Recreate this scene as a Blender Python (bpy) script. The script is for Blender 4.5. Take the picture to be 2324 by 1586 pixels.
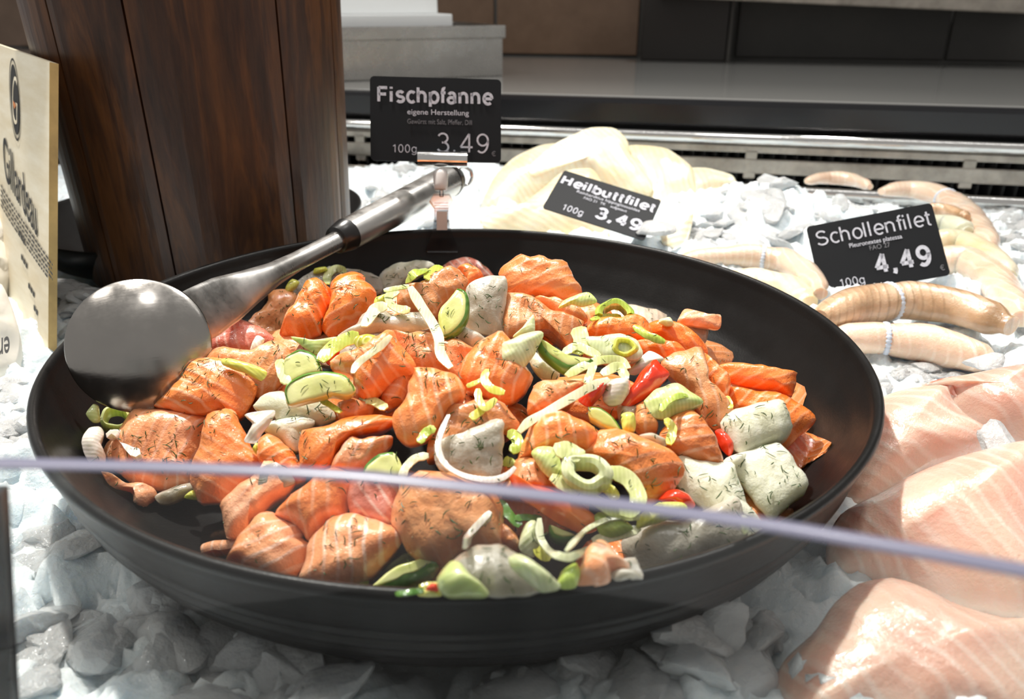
import bpy, bmesh, math, random
import numpy as np
from mathutils import Vector, Matrix, noise as mn

# ------------------------------------------------------------------ camera
for o in list(bpy.data.objects):
    bpy.data.objects.remove(o)
scene = bpy.context.scene
COL = scene.collection
W_PX, H_PX, F_PX = 2324.0, 1586.0, 1800.0
PITCH = math.radians(23.88)
ZR = 0.10                                        # height of the bowl rim
CAM = Vector((0.0229, -0.3811, ZR + 0.159))
cam_data = bpy.data.cameras.new('camera')
cam_data.sensor_width = 36.0
cam_data.lens = 36.0 * F_PX / W_PX
cam_data.clip_start = 0.01
cam_data.dof.use_dof = True
cam_data.dof.focus_distance = 0.40
cam_data.dof.aperture_fstop = 12.0
cam = bpy.data.objects.new('camera', cam_data)
COL.objects.link(cam)
cam.location = CAM
cam.rotation_euler = (math.pi / 2 - PITCH, 0, 0)
scene.camera = cam

# ------------------------------------------------------------------ world, lights, exposure
world = bpy.data.worlds.new('world')
scene.world = world
world.use_nodes = True
wb = world.node_tree.nodes['Background']
wb.inputs['Color'].default_value = (1.0, 0.97, 0.93, 1)
wb.inputs['Strength'].default_value = 0.36
scene.view_settings.view_transform = 'Standard'
scene.view_settings.look = 'None'
scene.view_settings.gamma = 1.0
scene.view_settings.use_curve_mapping = False
scene.view_settings.exposure = 0.16
try:
    scene.cycles.max_bounces = 6
    scene.cycles.diffuse_bounces = 3
    scene.cycles.glossy_bounces = 3
    scene.cycles.transmission_bounces = 4
    scene.cycles.caustics_reflective = False
    scene.cycles.caustics_refractive = False
except AttributeError:
    pass


def ceiling_lamp(name, loc, target, power, size, col, spread=100):
    l = bpy.data.lights.new(name, 'AREA')
    l.shape = 'DISK'
    l.size = size
    l.energy = power
    l.color = col
    l.spread = math.radians(spread)
    o = bpy.data.objects.new(name, l)
    COL.objects.link(o)
    o.location = loc
    o.rotation_euler = (Vector(target) - Vector(loc)).to_track_quat('-Z', 'Y').to_euler()
    return o


ceiling_lamp('ceiling_spot', (-0.42, 0.62, 1.75), (0.0, 0.04, 0.08), 5.8, 0.07, (1.0, 0.95, 0.88), 60)
ceiling_lamp('ceiling_spot', (0.75, 1.00, 1.75), (0.25, 0.40, 0.08), 4.2, 0.12, (1.0, 0.97, 0.92))
added_strip = bpy.data.lights.new('added_strip_light', 'AREA')  # added strip lamp, no such fixture seen; gives the metals long highlights
added_strip.shape = 'RECTANGLE'
added_strip.size, added_strip.size_y = 1.8, 0.05
added_strip.energy = 1.8
added_strip.color = (1.0, 0.98, 0.95)
added_strip_o = bpy.data.objects.new('added_strip_light', added_strip)
COL.objects.link(added_strip_o)
added_strip_o.location = (0.15, 0.42, 0.95)
ceiling_lamp('ceiling_spot', (0.20, -0.10, 1.90), (0.05, 0.20, 0.08), 1.0, 0.30, (1.0, 0.97, 0.93))
ceiling_lamp('ceiling_spot', (-1.10, 0.10, 1.80), (-0.2, 0.1, 0.08), 2.0, 0.25, (1.0, 0.95, 0.88))

# ------------------------------------------------------------------ photograph pixel -> place
RT = Vector((1, 0, 0))
FW = Vector((0, math.cos(PITCH), -math.sin(PITCH)))
UP = Vector((0, math.sin(PITCH), math.cos(PITCH)))


def ray(px, py):
    return FW + RT * ((px - W_PX / 2) / F_PX) - UP * ((py - H_PX / 2) / F_PX)


def hit_z(px, py, z):
    d = ray(px, py)
    return CAM + d * ((z - CAM.z) / d.z)


def hit_y(px, py, y):
    d = ray(px, py)
    return CAM + d * ((y - CAM.y) / d.y)


def hit_plane(px, py, p0, n):
    d = ray(px, py)
    return CAM + d * ((p0 - CAM).dot(n) / d.dot(n))


def hit_surf(px, py, surf, lift=0.0):
    d = ray(px, py)
    t, dt = 0.16, 0.004
    while t < 1.6:
        p = CAM + d * t
        if p.z <= surf(p.x, p.y) + lift:
            a, b = t - dt, t
            for _ in range(14):
                m = (a + b) / 2
                q = CAM + d * m
                if q.z <= surf(q.x, q.y) + lift:
                    b = m
                else:
                    a = m
            return CAM + d * b
        t += dt
    return CAM + d * t


# ------------------------------------------------------------------ object helpers
def link(o, parent=None):
    COL.objects.link(o)
    if parent is not None:
        o.parent = parent
    return o


def tag(o, label=None, cat=None, group=None, kind=None):
    if label:
        o['label'] = label
    if cat:
        o['category'] = cat
    if group:
        o['group'] = group
    if kind:
        o['kind'] = kind
    return o


def empty(name, loc=(0, 0, 0), mat=None):
    o = bpy.data.objects.new(name, None)
    o.empty_display_size = 0.01
    if mat is not None:
        o.matrix_world = mat
    else:
        o.location = loc
    return link(o)


def make_mesh(name, verts, faces, smooth=True, sharp=55):
    me = bpy.data.meshes.new(name)
    me.from_pydata([tuple(v) for v in verts], [], faces)
    bm = bmesh.new()
    bm.from_mesh(me)
    bmesh.ops.recalc_face_normals(bm, faces=bm.faces)
    bm.to_mesh(me)
    bm.free()
    me.update()
    if smooth:
        me.polygons.foreach_set('use_smooth', [True] * len(me.polygons))
        if sharp:
            me.set_sharp_from_angle(angle=math.radians(sharp))
    return me


def obj(name, me, mat, parent=None, mw=None):
    o = bpy.data.objects.new(name, me)
    if mat is not None:
        if len(me.materials) == 0:
            me.materials.append(mat)
    if mw is not None:
        o.matrix_world = mw
    link(o, parent)
    if mw is not None and parent is not None:
        o.matrix_parent_inverse = parent.matrix_basis.inverted()
    return o


def keep_parent(o, par):
    o.parent = par
    o.matrix_parent_inverse = par.matrix_basis.inverted()
    return o


def frame(c, zaxis, xhint):
    z = zaxis.normalized()
    y = z.cross(xhint).normalized()
    x = y.cross(z).normalized()
    m = Matrix((x, y, z)).transposed().to_4x4()
    m.translation = c
    return m


def box_geo(sx, sy, sz, bevel=0.0, c=(0, 0, 0), segs=2):
    bm = bmesh.new()
    bmesh.ops.create_cube(bm, size=1.0)
    for v in bm.verts:
        v.co = Vector((v.co.x * sx + c[0], v.co.y * sy + c[1], v.co.z * sz + c[2]))
    if bevel:
        bmesh.ops.bevel(bm, geom=bm.edges[:], offset=bevel, segments=segs, affect='EDGES', profile=0.6)
    return bm


def bm_obj(name, bm, mat, parent=None, mw=None, smooth=False):
    me = bpy.data.meshes.new(name)
    bmesh.ops.recalc_face_normals(bm, faces=bm.faces)
    bm.to_mesh(me)
    bm.free()
    if smooth:
        me.polygons.foreach_set('use_smooth', [True] * len(me.polygons))
    return obj(name, me, mat, parent, mw)


def lathe(profile, n=96, a0=0.0, a1=2 * math.pi, closed=True):
    verts, faces = [], []
    m = len(profile)
    cnt = n if closed else n + 1
    for i in range(cnt):
        a = a0 + (a1 - a0) * i / n
        for r, z in profile:
            verts.append((r * math.cos(a), r * math.sin(a), z))
    for i in range(n):
        j = (i + 1) % cnt
        for k in range(m - 1):
            faces.append((i * m + k, j * m + k, j * m + k + 1, i * m + k + 1))
    return verts, faces


def tube_geo(pts, radii, n=16, flat=1.0, cap=True, up=Vector((0, 0, 1))):
    """sweep a round section along points; flat squeezes it along the frame's up"""
    verts, faces = [], []
    k = len(pts)
    for i, p in enumerate(pts):
        t = (pts[min(i + 1, k - 1)] - pts[max(i - 1, 0)]).normalized()
        s = t.cross(up)
        if s.length < 1e-4:
            s = t.cross(Vector((1, 0, 0)))
        s.normalize()
        u = s.cross(t).normalized()
        r = radii[i] if hasattr(radii, '__len__') else radii
        for j in range(n):
            a = 2 * math.pi * j / n
            verts.append(p + s * (r * math.cos(a)) + u * (r * flat * math.sin(a)))
    for i in range(k - 1):
        for j in range(n):
            j2 = (j + 1) % n
            faces.append((i * n + j, i * n + j2, (i + 1) * n + j2, (i + 1) * n + j))
    if cap:
        faces.append(tuple(range(n)))
        faces.append(tuple((k - 1) * n + j for j in range(n)))
    return verts, faces


def catmull(pts, n, closed=False):
    pts = [Vector(p) for p in pts]
    k = len(pts)
    out = []
    segs = k if closed else k - 1
    per = 12
    for i in range(segs):
        if closed:
            a, b, c, d = pts[(i - 1) % k], pts[i], pts[(i + 1) % k], pts[(i + 2) % k]
        else:
            a, b, c, d = pts[max(i - 1, 0)], pts[i], pts[i + 1], pts[min(i + 2, k - 1)]
        for q in range(per):
            t = q / per
            cr = 0.5 * ((2 * b) + (c - a) * t + (2 * a - 5 * b + 4 * c - d) * t * t + (3 * b - a - 3 * c + d) * t ** 3)
            li = b.lerp(c, t)
            out.append(cr.lerp(li, 0.35))
    if not closed:
        out.append(pts[-1])
    # resample by arc length
    loop = out + ([out[0]] if closed else [])
    acc = [0.0]
    for i in range(1, len(loop)):
        acc.append(acc[-1] + (loop[i] - loop[i - 1]).length)
    res = []
    tot = acc[-1]
    m = n if closed else n - 1
    j = 0
    for i in range(n):
        s = tot * i / m
        while j < len(acc) - 2 and acc[j + 1] < s:
            j += 1
        f = (s - acc[j]) / max(acc[j + 1] - acc[j], 1e-9)
        res.append(loop[j].lerp(loop[j + 1], f))
    return res


# ------------------------------------------------------------------ materials
class NT:
    def __init__(self, name):
        self.m = bpy.data.materials.new(name)
        self.m.use_nodes = True
        self.t = self.m.node_tree
        self.b = self.t.nodes['Principled BSDF']
        self.out = self.t.nodes['Material Output']
        tc = self.t.nodes.new('ShaderNodeTexCoord')
        self.co = tc.outputs['Object']

    def n(self, typ, **kw):
        nd = self.t.nodes.new(typ)
        for k, v in kw.items():
            if hasattr(nd, k) and k not in nd.inputs.keys():
                setattr(nd, k, v)
        return nd

    def l(self, a, b):
        self.t.links.new(a, b)

    def set(self, **kw):
        for k, v in kw.items():
            key = k.replace('_', ' ')
            self.b.inputs[key].default_value = v

    def noise(self, scale, detail=3.0, rough=0.55, vec=None, dist=0.0):
        nd = self.n('ShaderNodeTexNoise')
        nd.inputs['Scale'].default_value = scale
        nd.inputs['Detail'].default_value = detail
        nd.inputs['Roughness'].default_value = rough
        nd.inputs['Distortion'].default_value = dist
        self.l(vec if vec is not None else self.co, nd.inputs['Vector'])
        return nd.outputs['Fac']

    def ramp(self, fac, stops):
        nd = self.n('ShaderNodeValToRGB')
        cr = nd.color_ramp
        while len(cr.elements) < len(stops):
            cr.elements.new(0.5)
        for e, (p, c) in zip(cr.elements, stops):
            e.position = p
            e.color = c if len(c) == 4 else (*c, 1)
        self.l(fac, nd.inputs['Fac'])
        return nd.outputs['Color']

    def mix(self, fac, a, b, mode='MIX'):
        nd = self.n('ShaderNodeMix')
        nd.data_type = 'RGBA'
        nd.blend_type = mode
        for s, v in ((nd.inputs[0], fac), (nd.inputs[6], a), (nd.inputs[7], b)):
            if isinstance(v, (int, float)):
                s.default_value = v
            elif isinstance(v, tuple):
                s.default_value = v if len(v) == 4 else (*v, 1)
            else:
                self.l(v, s)
        return nd.outputs[2]

    def math(self, op, a, b=0.5):
        nd = self.n('ShaderNodeMath')
        nd.operation = op
        for s, v in ((nd.inputs[0], a), (nd.inputs[1], b)):
            if isinstance(v, (int, float)):
                s.default_value = v
            else:
                self.l(v, s)
        return nd.outputs[0]

    def offset(self, amount=3.0):
        """object coordinates moved by a random amount per object"""
        oi = self.n('ShaderNodeObjectInfo')
        ml = self.n('ShaderNodeVectorMath')
        ml.operation = 'SCALE'
        ml.inputs[0].default_value = (1.0, 1.7, 2.3)
        s = self.math('MULTIPLY', oi.outputs['Random'], amount)
        self.l(s, ml.inputs['Scale'])
        ad = self.n('ShaderNodeVectorMath')
        ad.operation = 'ADD'
        self.l(self.co, ad.inputs[0])
        self.l(ml.outputs[0], ad.inputs[1])
        self.rnd = oi.outputs['Random']
        return ad.outputs[0]

    def bump(self, h, strength=0.3, dist=0.001, prev=None):
        nd = self.n('ShaderNodeBump')
        nd.inputs['Strength'].default_value = strength
        nd.inputs['Distance'].default_value = dist
        self.l(h, nd.inputs['Height'])
        if prev is not None:
            self.l(prev, nd.inputs['Normal'])
        return nd.outputs['Normal']

    def color(self, c):
        s = self.b.inputs['Base Color']
        if isinstance(c, tuple):
            s.default_value = c if len(c) == 4 else (*c, 1)
        else:
            self.l(c, s)

    def normal(self, nrm, coat=True):
        self.l(nrm, self.b.inputs['Normal'])
        if coat:
            self.l(nrm, self.b.inputs['Coat Normal'])

    def wave(self, vec, scale, dist=4.0, dscale=1.5, rot=(0, 0, 0)):
        mp = self.n('ShaderNodeMapping')
        mp.inputs['Rotation'].default_value = rot
        self.l(vec, mp.inputs['Vector'])
        wv = self.n('ShaderNodeTexWave')
        wv.inputs['Scale'].default_value = scale
        wv.inputs['Distortion'].default_value = dist
        wv.inputs['Detail'].default_value = 2.0
        wv.inputs['Detail Scale'].default_value = dscale
        self.l(mp.outputs[0], wv.inputs['Vector'])
        return wv.outputs['Fac']


def flesh(name, cols, line, line_amt=0.6, period=0.0050, sss=0.14, rough=0.32, wet=0.8, radius=(0.012, 0.005, 0.003),
          micro=0.5, fscale=45.0, line_lo=0.74, dist=5.0):
    t = NT(name)
    v = t.offset()
    n1 = t.noise(fscale, 3.0, 0.55, v)
    base = t.ramp(n1, [(0.25 + 0.5 * i / max(len(cols) - 1, 1), c) for i, c in enumerate(cols)])
    wv = t.wave(v, 2 * math.pi / (20 * period), dist, 0.6)
    patch = t.ramp(t.noise(28.0, 2.0, 0.5, v), [(0.33, (0, 0, 0)), (0.58, (1, 1, 1))])
    lf = t.ramp(wv, [(line_lo, (0, 0, 0)), (1.0, (1, 1, 1))])
    fac = t.mix(1.0, lf, patch, 'MULTIPLY')
    fac = t.math('MULTIPLY', fac, line_amt)
    c = t.mix(fac, base, line)
    hsv = t.n('ShaderNodeHueSaturation')
    t.l(c, hsv.inputs['Color'])
    t.l(t.math('ADD', t.math('MULTIPLY', t.rnd, 0.28), 0.86), hsv.inputs['Value'])
    t.color(hsv.outputs['Color'])
    t.set(Roughness=rough, Subsurface_Weight=sss, Subsurface_Radius=radius, Subsurface_Scale=1.0,
          Coat_Weight=wet, Coat_Roughness=0.05, Coat_IOR=1.6, IOR=1.4)
    b1 = t.bump(wv, 0.35, 0.0006)
    b2 = t.bump(t.noise(110.0, 4.0, 0.65, v, 0.4), 0.30, 0.0018, b1)
    b3 = t.bump(t.noise(650.0, 2.0, 0.6, v), micro, 0.0007, b2)
    t.normal(b3, coat=False)
    cb = t.bump(t.noise(150.0, 2.0, 0.5, v), 0.30, 0.0012)
    t.l(t.bump(t.noise(700.0, 2.0, 0.6, v), 0.55, 0.0006, cb), t.b.inputs['Coat Normal'])
    return t.m


def plain(name, col, rough=0.5, metal=0.0, bump=0.0, bscale=200.0, var=0.0, **kw):
    t = NT(name)
    if var:
        v = t.offset()
        nz = t.noise(bscale * 0.2, 4.0, 0.6, v)
        t.color(t.ramp(nz, [(0.3, tuple(x * (1 - var) for x in col)), (0.7, tuple(min(1, x * (1 + var)) for x in col))]))
    else:
        t.color(col)
    t.set(Roughness=rough, Metallic=metal, **kw)
    if bump:
        t.normal(t.bump(t.noise(bscale, 4.0, 0.6), bump, 0.001), coat=False)
    return t.m


M = {}
M['salmon'] = flesh('salmon_flesh', [(0.83, 0.19, 0.035), (0.86, 0.26, 0.065), (0.86, 0.34, 0.13)], (0.97, 0.62, 0.42), 0.58)
M['salmon_deep'] = flesh('salmon_flesh_deep', [(0.82, 0.14, 0.015), (0.86, 0.20, 0.025), (0.84, 0.27, 0.07)], (0.95, 0.52, 0.30), 0.5)
M['salmon_dull'] = flesh('salmon_flesh_marinated', [(0.62, 0.215, 0.07), (0.74, 0.29, 0.10), (0.76, 0.40, 0.20)], (0.85, 0.58, 0.42), 0.45)
M['salmon_pale'] = flesh('salmon_flesh_pale', [(0.82, 0.27, 0.09), (0.86, 0.36, 0.16), (0.88, 0.47, 0.29)], (0.97, 0.74, 0.62), 0.65)
M['salmon_pink'] = flesh('salmon_flesh_pink', [(0.72, 0.15, 0.09), (0.78, 0.24, 0.16), (0.85, 0.42, 0.33)], (0.95, 0.68, 0.57), 0.85)
M['fish_grey'] = flesh('white_fish_translucent', [(0.30, 0.27, 0.21), (0.43, 0.395, 0.32), (0.52, 0.485, 0.41)], (0.62, 0.59, 0.52), 0.35,
                       sss=0.5, rough=0.3, period=0.008, radius=(0.012, 0.011, 0.009))
M['fish_white'] = flesh('white_fish_opaque', [(0.60, 0.60, 0.42), (0.68, 0.68, 0.52), (0.74, 0.74, 0.61)], (0.86, 0.86, 0.76), 0.4,
                        sss=0.5, rough=0.4, wet=0.5, period=0.009, radius=(0.012, 0.011, 0.008))
M['fish_tan'] = flesh('white_fish_tan', [(0.55, 0.40, 0.28), (0.64, 0.52, 0.40), (0.70, 0.60, 0.48)], (0.78, 0.7, 0.58), 0.4,
                      sss=0.5, rough=0.3, radius=(0.012, 0.009, 0.006))
M['fillet_pink'] = flesh('raw_fillet_pink', [(0.70, 0.37, 0.27), (0.78, 0.50, 0.39), (0.80, 0.59, 0.46)], (0.88, 0.75, 0.66), 0.5,
                         period=0.0075, sss=0.5, rough=0.28, wet=0.9, radius=(0.02, 0.008, 0.006), fscale=22.0, dist=7.0, line_lo=0.6)
M['plaice'] = flesh('plaice_flesh', [(0.72, 0.48, 0.33), (0.80, 0.60, 0.45), (0.84, 0.70, 0.56)], (0.90, 0.78, 0.66), 0.6,
                    period=0.006, sss=0.4, rough=0.25, wet=0.9, fscale=26.0)
M['plaice_brown'] = flesh('plaice_flesh_veined', [(0.26, 0.155, 0.075), (0.56, 0.36, 0.21), (0.74, 0.56, 0.40)], (0.28, 0.17, 0.08), 0.55,
                          period=0.006, sss=0.35, rough=0.25, wet=0.9, fscale=34.0)
M['halibut'] = flesh('halibut_flesh', [(0.78, 0.62, 0.36), (0.84, 0.74, 0.53), (0.86, 0.80, 0.65)], (0.78, 0.60, 0.33), 0.55,
                     period=0.0065, sss=0.4, rough=0.35, wet=0.6, fscale=22.0, dist=3.0, line_lo=0.45)


def veg(name, c_lo, c_hi, stripe=0.25, period=0.0016, sss=0.35, rough=0.3, axis=0):
    t = NT(name)
    v = t.offset()
    n1 = t.ramp(t.noise(70.0, 2.0, 0.5, v), [(0.3, c_lo), (0.7, c_hi)])
    wv = t.wave(v, 2 * math.pi / (20 * period), 1.2, 1.0, (0, 0, math.pi / 2 * axis))
    c = t.mix(t.math('MULTIPLY', wv, stripe), n1, tuple(min(1, x * 1.25 + 0.06) for x in c_hi))
    t.color(c)
    t.set(Roughness=rough, Subsurface_Weight=sss, Subsurface_Radius=(0.004, 0.005, 0.002), Subsurface_Scale=1.0,
          Coat_Weight=0.6, Coat_Roughness=0.1)
    b = t.bump(wv, 0.4 * stripe, 0.0004)
    t.normal(t.bump(t.noise(330.0, 2.0, 0.6, v), 0.25, 0.0005, b))
    return t.m


M['leek_white'] = veg('leek_white', (0.58, 0.63, 0.32), (0.70, 0.73, 0.48))
M['leek_pale'] = veg('leek_pale_green', (0.50, 0.60, 0.17), (0.66, 0.72, 0.34))
M['leek_green'] = veg('leek_green', (0.30, 0.44, 0.035), (0.46, 0.58, 0.10))
M['leek_yellow'] = veg('leek_yellow', (0.56, 0.58, 0.05), (0.70, 0.68, 0.16))
M['onion'] = veg('shallot_white', (0.60, 0.53, 0.45), (0.72, 0.67, 0.59), 0.3)
M['zuc_flesh'] = veg('zucchini_flesh', (0.52, 0.56, 0.14), (0.74, 0.74, 0.36), 0.03)
M['zuc_skin'] = veg('zucchini_skin', (0.035, 0.13, 0.012), (0.13, 0.30, 0.03), 0.25, 0.003, 0.1)
M['pepper'] = veg('red_pepper', (0.62, 0.025, 0.006), (0.80, 0.055, 0.012), 0.1, 0.004, 0.25, 0.18)
M['pepper_orange'] = veg('orange_red_pepper', (0.72, 0.05, 0.006), (0.85, 0.22, 0.03), 0.1, 0.004, 0.25, 0.18)
M['dill'] = plain('dill_green', (0.035, 0.075, 0.012), 0.5)


def m_leek_disc():
    t = NT('leek_disc_rings')
    g = t.n('ShaderNodeTexGradient')
    g.gradient_type = 'SPHERICAL'
    mp = t.n('ShaderNodeMapping')
    mp.inputs['Scale'].default_value = (70, 95, 40)
    t.l(t.co, mp.inputs['Vector'])
    t.l(mp.outputs[0], g.inputs['Vector'])
    s = t.math('SINE', t.math('MULTIPLY', g.outputs['Fac'], 32.0))
    c = t.ramp(s, [(0.2, (0.52, 0.50, 0.05)), (0.9, (0.74, 0.74, 0.26))])
    t.color(c)
    t.set(Roughness=0.3, Subsurface_Weight=0.3, Subsurface_Radius=(0.004, 0.004, 0.002), Coat_Weight=0.5)
    t.normal(t.bump(s, 0.4, 0.0004))
    return t.m


M['leek_disc'] = m_leek_disc()


def m_bowl():
    t = NT('black_stoneware')
    t.color((0.0085, 0.0080, 0.0078))
    t.set(Specular_IOR_Level=0.22)
    r = t.ramp(t.noise(30.0, 4.0, 0.65), [(0.3, (0.30,) * 3), (0.75, (0.46,) * 3)])
    t.l(r, t.b.inputs['Roughness'])
    b1 = t.bump(t.noise(900.0, 2.0, 0.5), 0.18, 0.0004)
    t.normal(t.bump(t.noise(55.0, 3.0, 0.5), 0.12, 0.002, b1), coat=False)
    return t.m


M['bowl'] = m_bowl()


def m_steel(name, col=(0.62, 0.60, 0.57), rough=0.25, blot=0.25, bscale=30.0):
    t = NT(name)
    nz = t.noise(bscale, 4.0, 0.65)
    t.color(t.ramp(nz, [(0.3, tuple(x * (1 - blot) for x in col)), (0.7, col)]))
    t.set(Metallic=1.0)
    r = t.ramp(t.noise(bscale * 3, 4.0, 0.7), [(0.3, (rough * 0.75,) * 3), (0.75, (rough * 1.5,) * 3)])
    t.l(r, t.b.inputs['Roughness'])
    mp = t.n('ShaderNodeMapping')
    mp.inputs['Scale'].default_value = (40, 900, 900)
    t.l(t.co, mp.inputs['Vector'])
    t.normal(t.bump(t.noise(1.0, 2.0, 0.5, mp.outputs[0]), 0.06, 0.0004), coat=False)
    return t.m


M['steel'] = m_steel('brushed_steel', (0.46, 0.445, 0.42), 0.26, 0.2, 14.0)
M['steel_ladle'] = m_steel('ladle_steel', (0.66, 0.64, 0.61), 0.28, 0.04, 12.0)
M['chrome'] = m_steel('chrome', (0.75, 0.74, 0.72), 0.08, 0.08)
M['steel_dull'] = m_steel('stained_steel', (0.52, 0.47, 0.41), 0.42, 0.45, 22.0)
M['steel_head'] = m_steel('ladle_steel_dimmed', (0.40, 0.38, 0.355), 0.20, 0.08)  # darker copy of the ladle steel, its reflected light toned down in the colour
M['rubber'] = plain('black_rubber', (0.012, 0.012, 0.012), 0.28)
M['black_plastic'] = plain('black_plastic', (0.010, 0.010, 0.012), 0.35, bump=0.06, bscale=500)
M['card'] = plain('black_card', (0.008, 0.009, 0.011), 0.55, bump=0.04, bscale=700, Specular_IOR_Level=0.25)
M['fin'] = plain('dark_grille_fin', (0.035, 0.036, 0.036), 0.45)
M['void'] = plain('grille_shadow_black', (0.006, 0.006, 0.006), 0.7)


def m_print(name, col, wear=0.35):
    t = NT(name)
    nz = t.noise(900.0, 3.0, 0.7)
    c = t.ramp(nz, [(0.36, tuple(x * (1 - wear) for x in col)), (0.56, col)])
    t.color(c)
    t.set(Roughness=0.5)
    return t.m


M['print'] = m_print('white_print', (0.62, 0.63, 0.70))
M['print_dim'] = m_print('worn_grey_print', (0.22, 0.22, 0.24), 0.6)
M['ink'] = plain('black_ink', (0.012, 0.012, 0.012), 0.6)
M['orange_ink'] = plain('orange_ink', (0.6, 0.2, 0.06), 0.6)
M['white_plastic'] = plain('white_plastic', (0.72, 0.70, 0.68), 0.35, Subsurface_Weight=0.3, Subsurface_Radius=(0.004, 0.004, 0.004))


def m_clear():
    t = NT('clear_plastic')
    tr = t.n('ShaderNodeBsdfTransparent')
    tr.inputs['Color'].default_value = (0.93, 0.93, 0.94, 1)
    gl = t.n('ShaderNodeBsdfGlossy')
    gl.inputs['Roughness'].default_value = 0.06
    lw = t.n('ShaderNodeFresnel')
    lw.inputs['IOR'].default_value = 1.7
    fac = t.math('ADD', lw.outputs[0], 0.10)
    mx = t.n('ShaderNodeMixShader')
    t.l(fac, mx.inputs[0])
    t.l(tr.outputs[0], mx.inputs[1])
    t.l(gl.outputs[0], mx.inputs[2])
    t.l(mx.outputs[0], t.out.inputs['Surface'])
    return t.m


M['clear'] = m_clear()


def m_glass():
    t = NT('pane_glass')
    tr = t.n('ShaderNodeBsdfTransparent')
    tr.inputs['Color'].default_value = (0.95, 0.965, 0.965, 1)
    gl = t.n('ShaderNodeBsdfGlossy')
    gl.inputs['Roughness'].default_value = 0.02
    lw = t.n('ShaderNodeFresnel')
    lw.inputs['IOR'].default_value = 1.5
    mx = t.n('ShaderNodeMixShader')
    t.l(lw.outputs[0], mx.inputs[0])
    t.l(tr.outputs[0], mx.inputs[1])
    t.l(gl.outputs[0], mx.inputs[2])
    df = t.n('ShaderNodeBsdfDiffuse')
    df.inputs['Color'].default_value = (0.6, 0.6, 0.6, 1)
    mp = t.n('ShaderNodeMapping')
    mp.inputs['Scale'].default_value = (60, 60, 4)
    t.l(t.co, mp.inputs['Vector'])
    sm = t.ramp(t.noise(1.0, 4.0, 0.65, mp.outputs[0]), [(0.35, (0.006,) * 3), (0.8, (0.03,) * 3)])  # faint diffuse film on the dirty pane, standing in for hazy reflections
    m2 = t.n('ShaderNodeMixShader')
    t.l(sm, m2.inputs[0])
    t.l(mx.outputs[0], m2.inputs[1])
    t.l(df.outputs[0], m2.inputs[2])
    t.l(m2.outputs[0], t.out.inputs['Surface'])
    return t.m


M['glass'] = m_glass()
M['glass_edge'] = plain('polished_glass_edge', (0.19, 0.19, 0.27), 0.3)


def m_ice(name, col=(0.80, 0.87, 0.90), sss=0.55, clear=0.0):
    t = NT(name)
    v = t.offset()
    c = t.ramp(t.noise(60.0, 4.0, 0.6, v), [(0.3, tuple(x * 0.86 for x in col)), (0.7, col)])
    t.color(c)
    t.set(Roughness=0.16, Subsurface_Weight=sss, Subsurface_Radius=(0.010, 0.012, 0.014), Subsurface_Scale=1.0, IOR=1.31,
          Transmission_Weight=clear)
    b1 = t.bump(t.noise(130.0, 4.0, 0.7, v), 0.6, 0.003)
    vo = t.n('ShaderNodeTexVoronoi')
    vo.inputs['Scale'].default_value = 420.0
    t.l(v, vo.inputs['Vector'])
    t.normal(t.bump(vo.outputs['Distance'], 0.30, 0.0008, b1), coat=False)
    return t.m


M['ice_bed'] = m_ice('crushed_ice')
M['ice'] = m_ice('ice_lump', (0.93, 0.955, 0.965), 0.4, 0.45)


def m_wood():
    t = NT('stained_oak')
    v = t.offset(1.0)
    mp = t.n('ShaderNodeMapping')
    mp.inputs['Scale'].default_value = (1.0, 1.0, 0.13)
    t.l(v, mp.inputs['Vector'])
    n1 = t.noise(38.0, 5.0, 0.6, mp.outputs[0], 1.2)
    n2 = t.noise(260.0, 4.0, 0.7, mp.outputs[0])
    c1 = t.ramp(n1, [(0.33, (0.014, 0.005, 0.003)), (0.47, (0.040, 0.013, 0.005)), (0.56, (0.105, 0.036, 0.008)), (0.70, (0.045, 0.016, 0.006))])
    c2 = t.mix(0.35, c1, t.ramp(n2, [(0.3, (0.012, 0.005, 0.003)), (0.75, (0.10, 0.045, 0.018))]))
    t.color(c2)
    t.set(Roughness=0.42, Coat_Weight=0.08, Coat_Roughness=0.25, Specular_IOR_Level=0.35)
    b = t.bump(n2, 0.25, 0.0012)
    t.normal(b, coat=False)
    return t.m


M['wood'] = m_wood()


def m_board():
    t = NT('pale_plywood')
    mp = t.n('ShaderNodeMapping')
    mp.inputs['Scale'].default_value = (1, 1, 6)
    t.l(t.co, mp.inputs['Vector'])
    c = t.ramp(t.noise(18.0, 4.0, 0.6, mp.outputs[0]), [(0.3, (0.72, 0.62, 0.44)), (0.7, (0.84, 0.77, 0.62))])
    t.color(c)
    t.set(Roughness=0.6)
    return t.m


M['board'] = m_board()
M['board_edge'] = plain('plywood_edge', (0.55, 0.38, 0.15), 0.7, var=0.3, bscale=150)
M['paper'] = plain('white_wrapping_paper', (0.74, 0.70, 0.62), 0.55, bump=0.4, bscale=90, Subsurface_Weight=0.2, Subsurface_Radius=(0.003, 0.003, 0.002))
M['sheet'] = plain('white_sheet', (0.86, 0.88, 0.88), 0.6)


def m_tile(name, c0, c1, rough=0.4, scale=9.0):
    t = NT(name)
    v = t.offset()
    t.color(t.ramp(t.noise(scale, 5.0, 0.65, v), [(0.3, c0), (0.7, c1)]))
    t.set(Roughness=rough)
    t.normal(t.bump(t.noise(60.0, 4.0, 0.6, v), 0.15, 0.002), coat=False)
    return t.m


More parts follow.
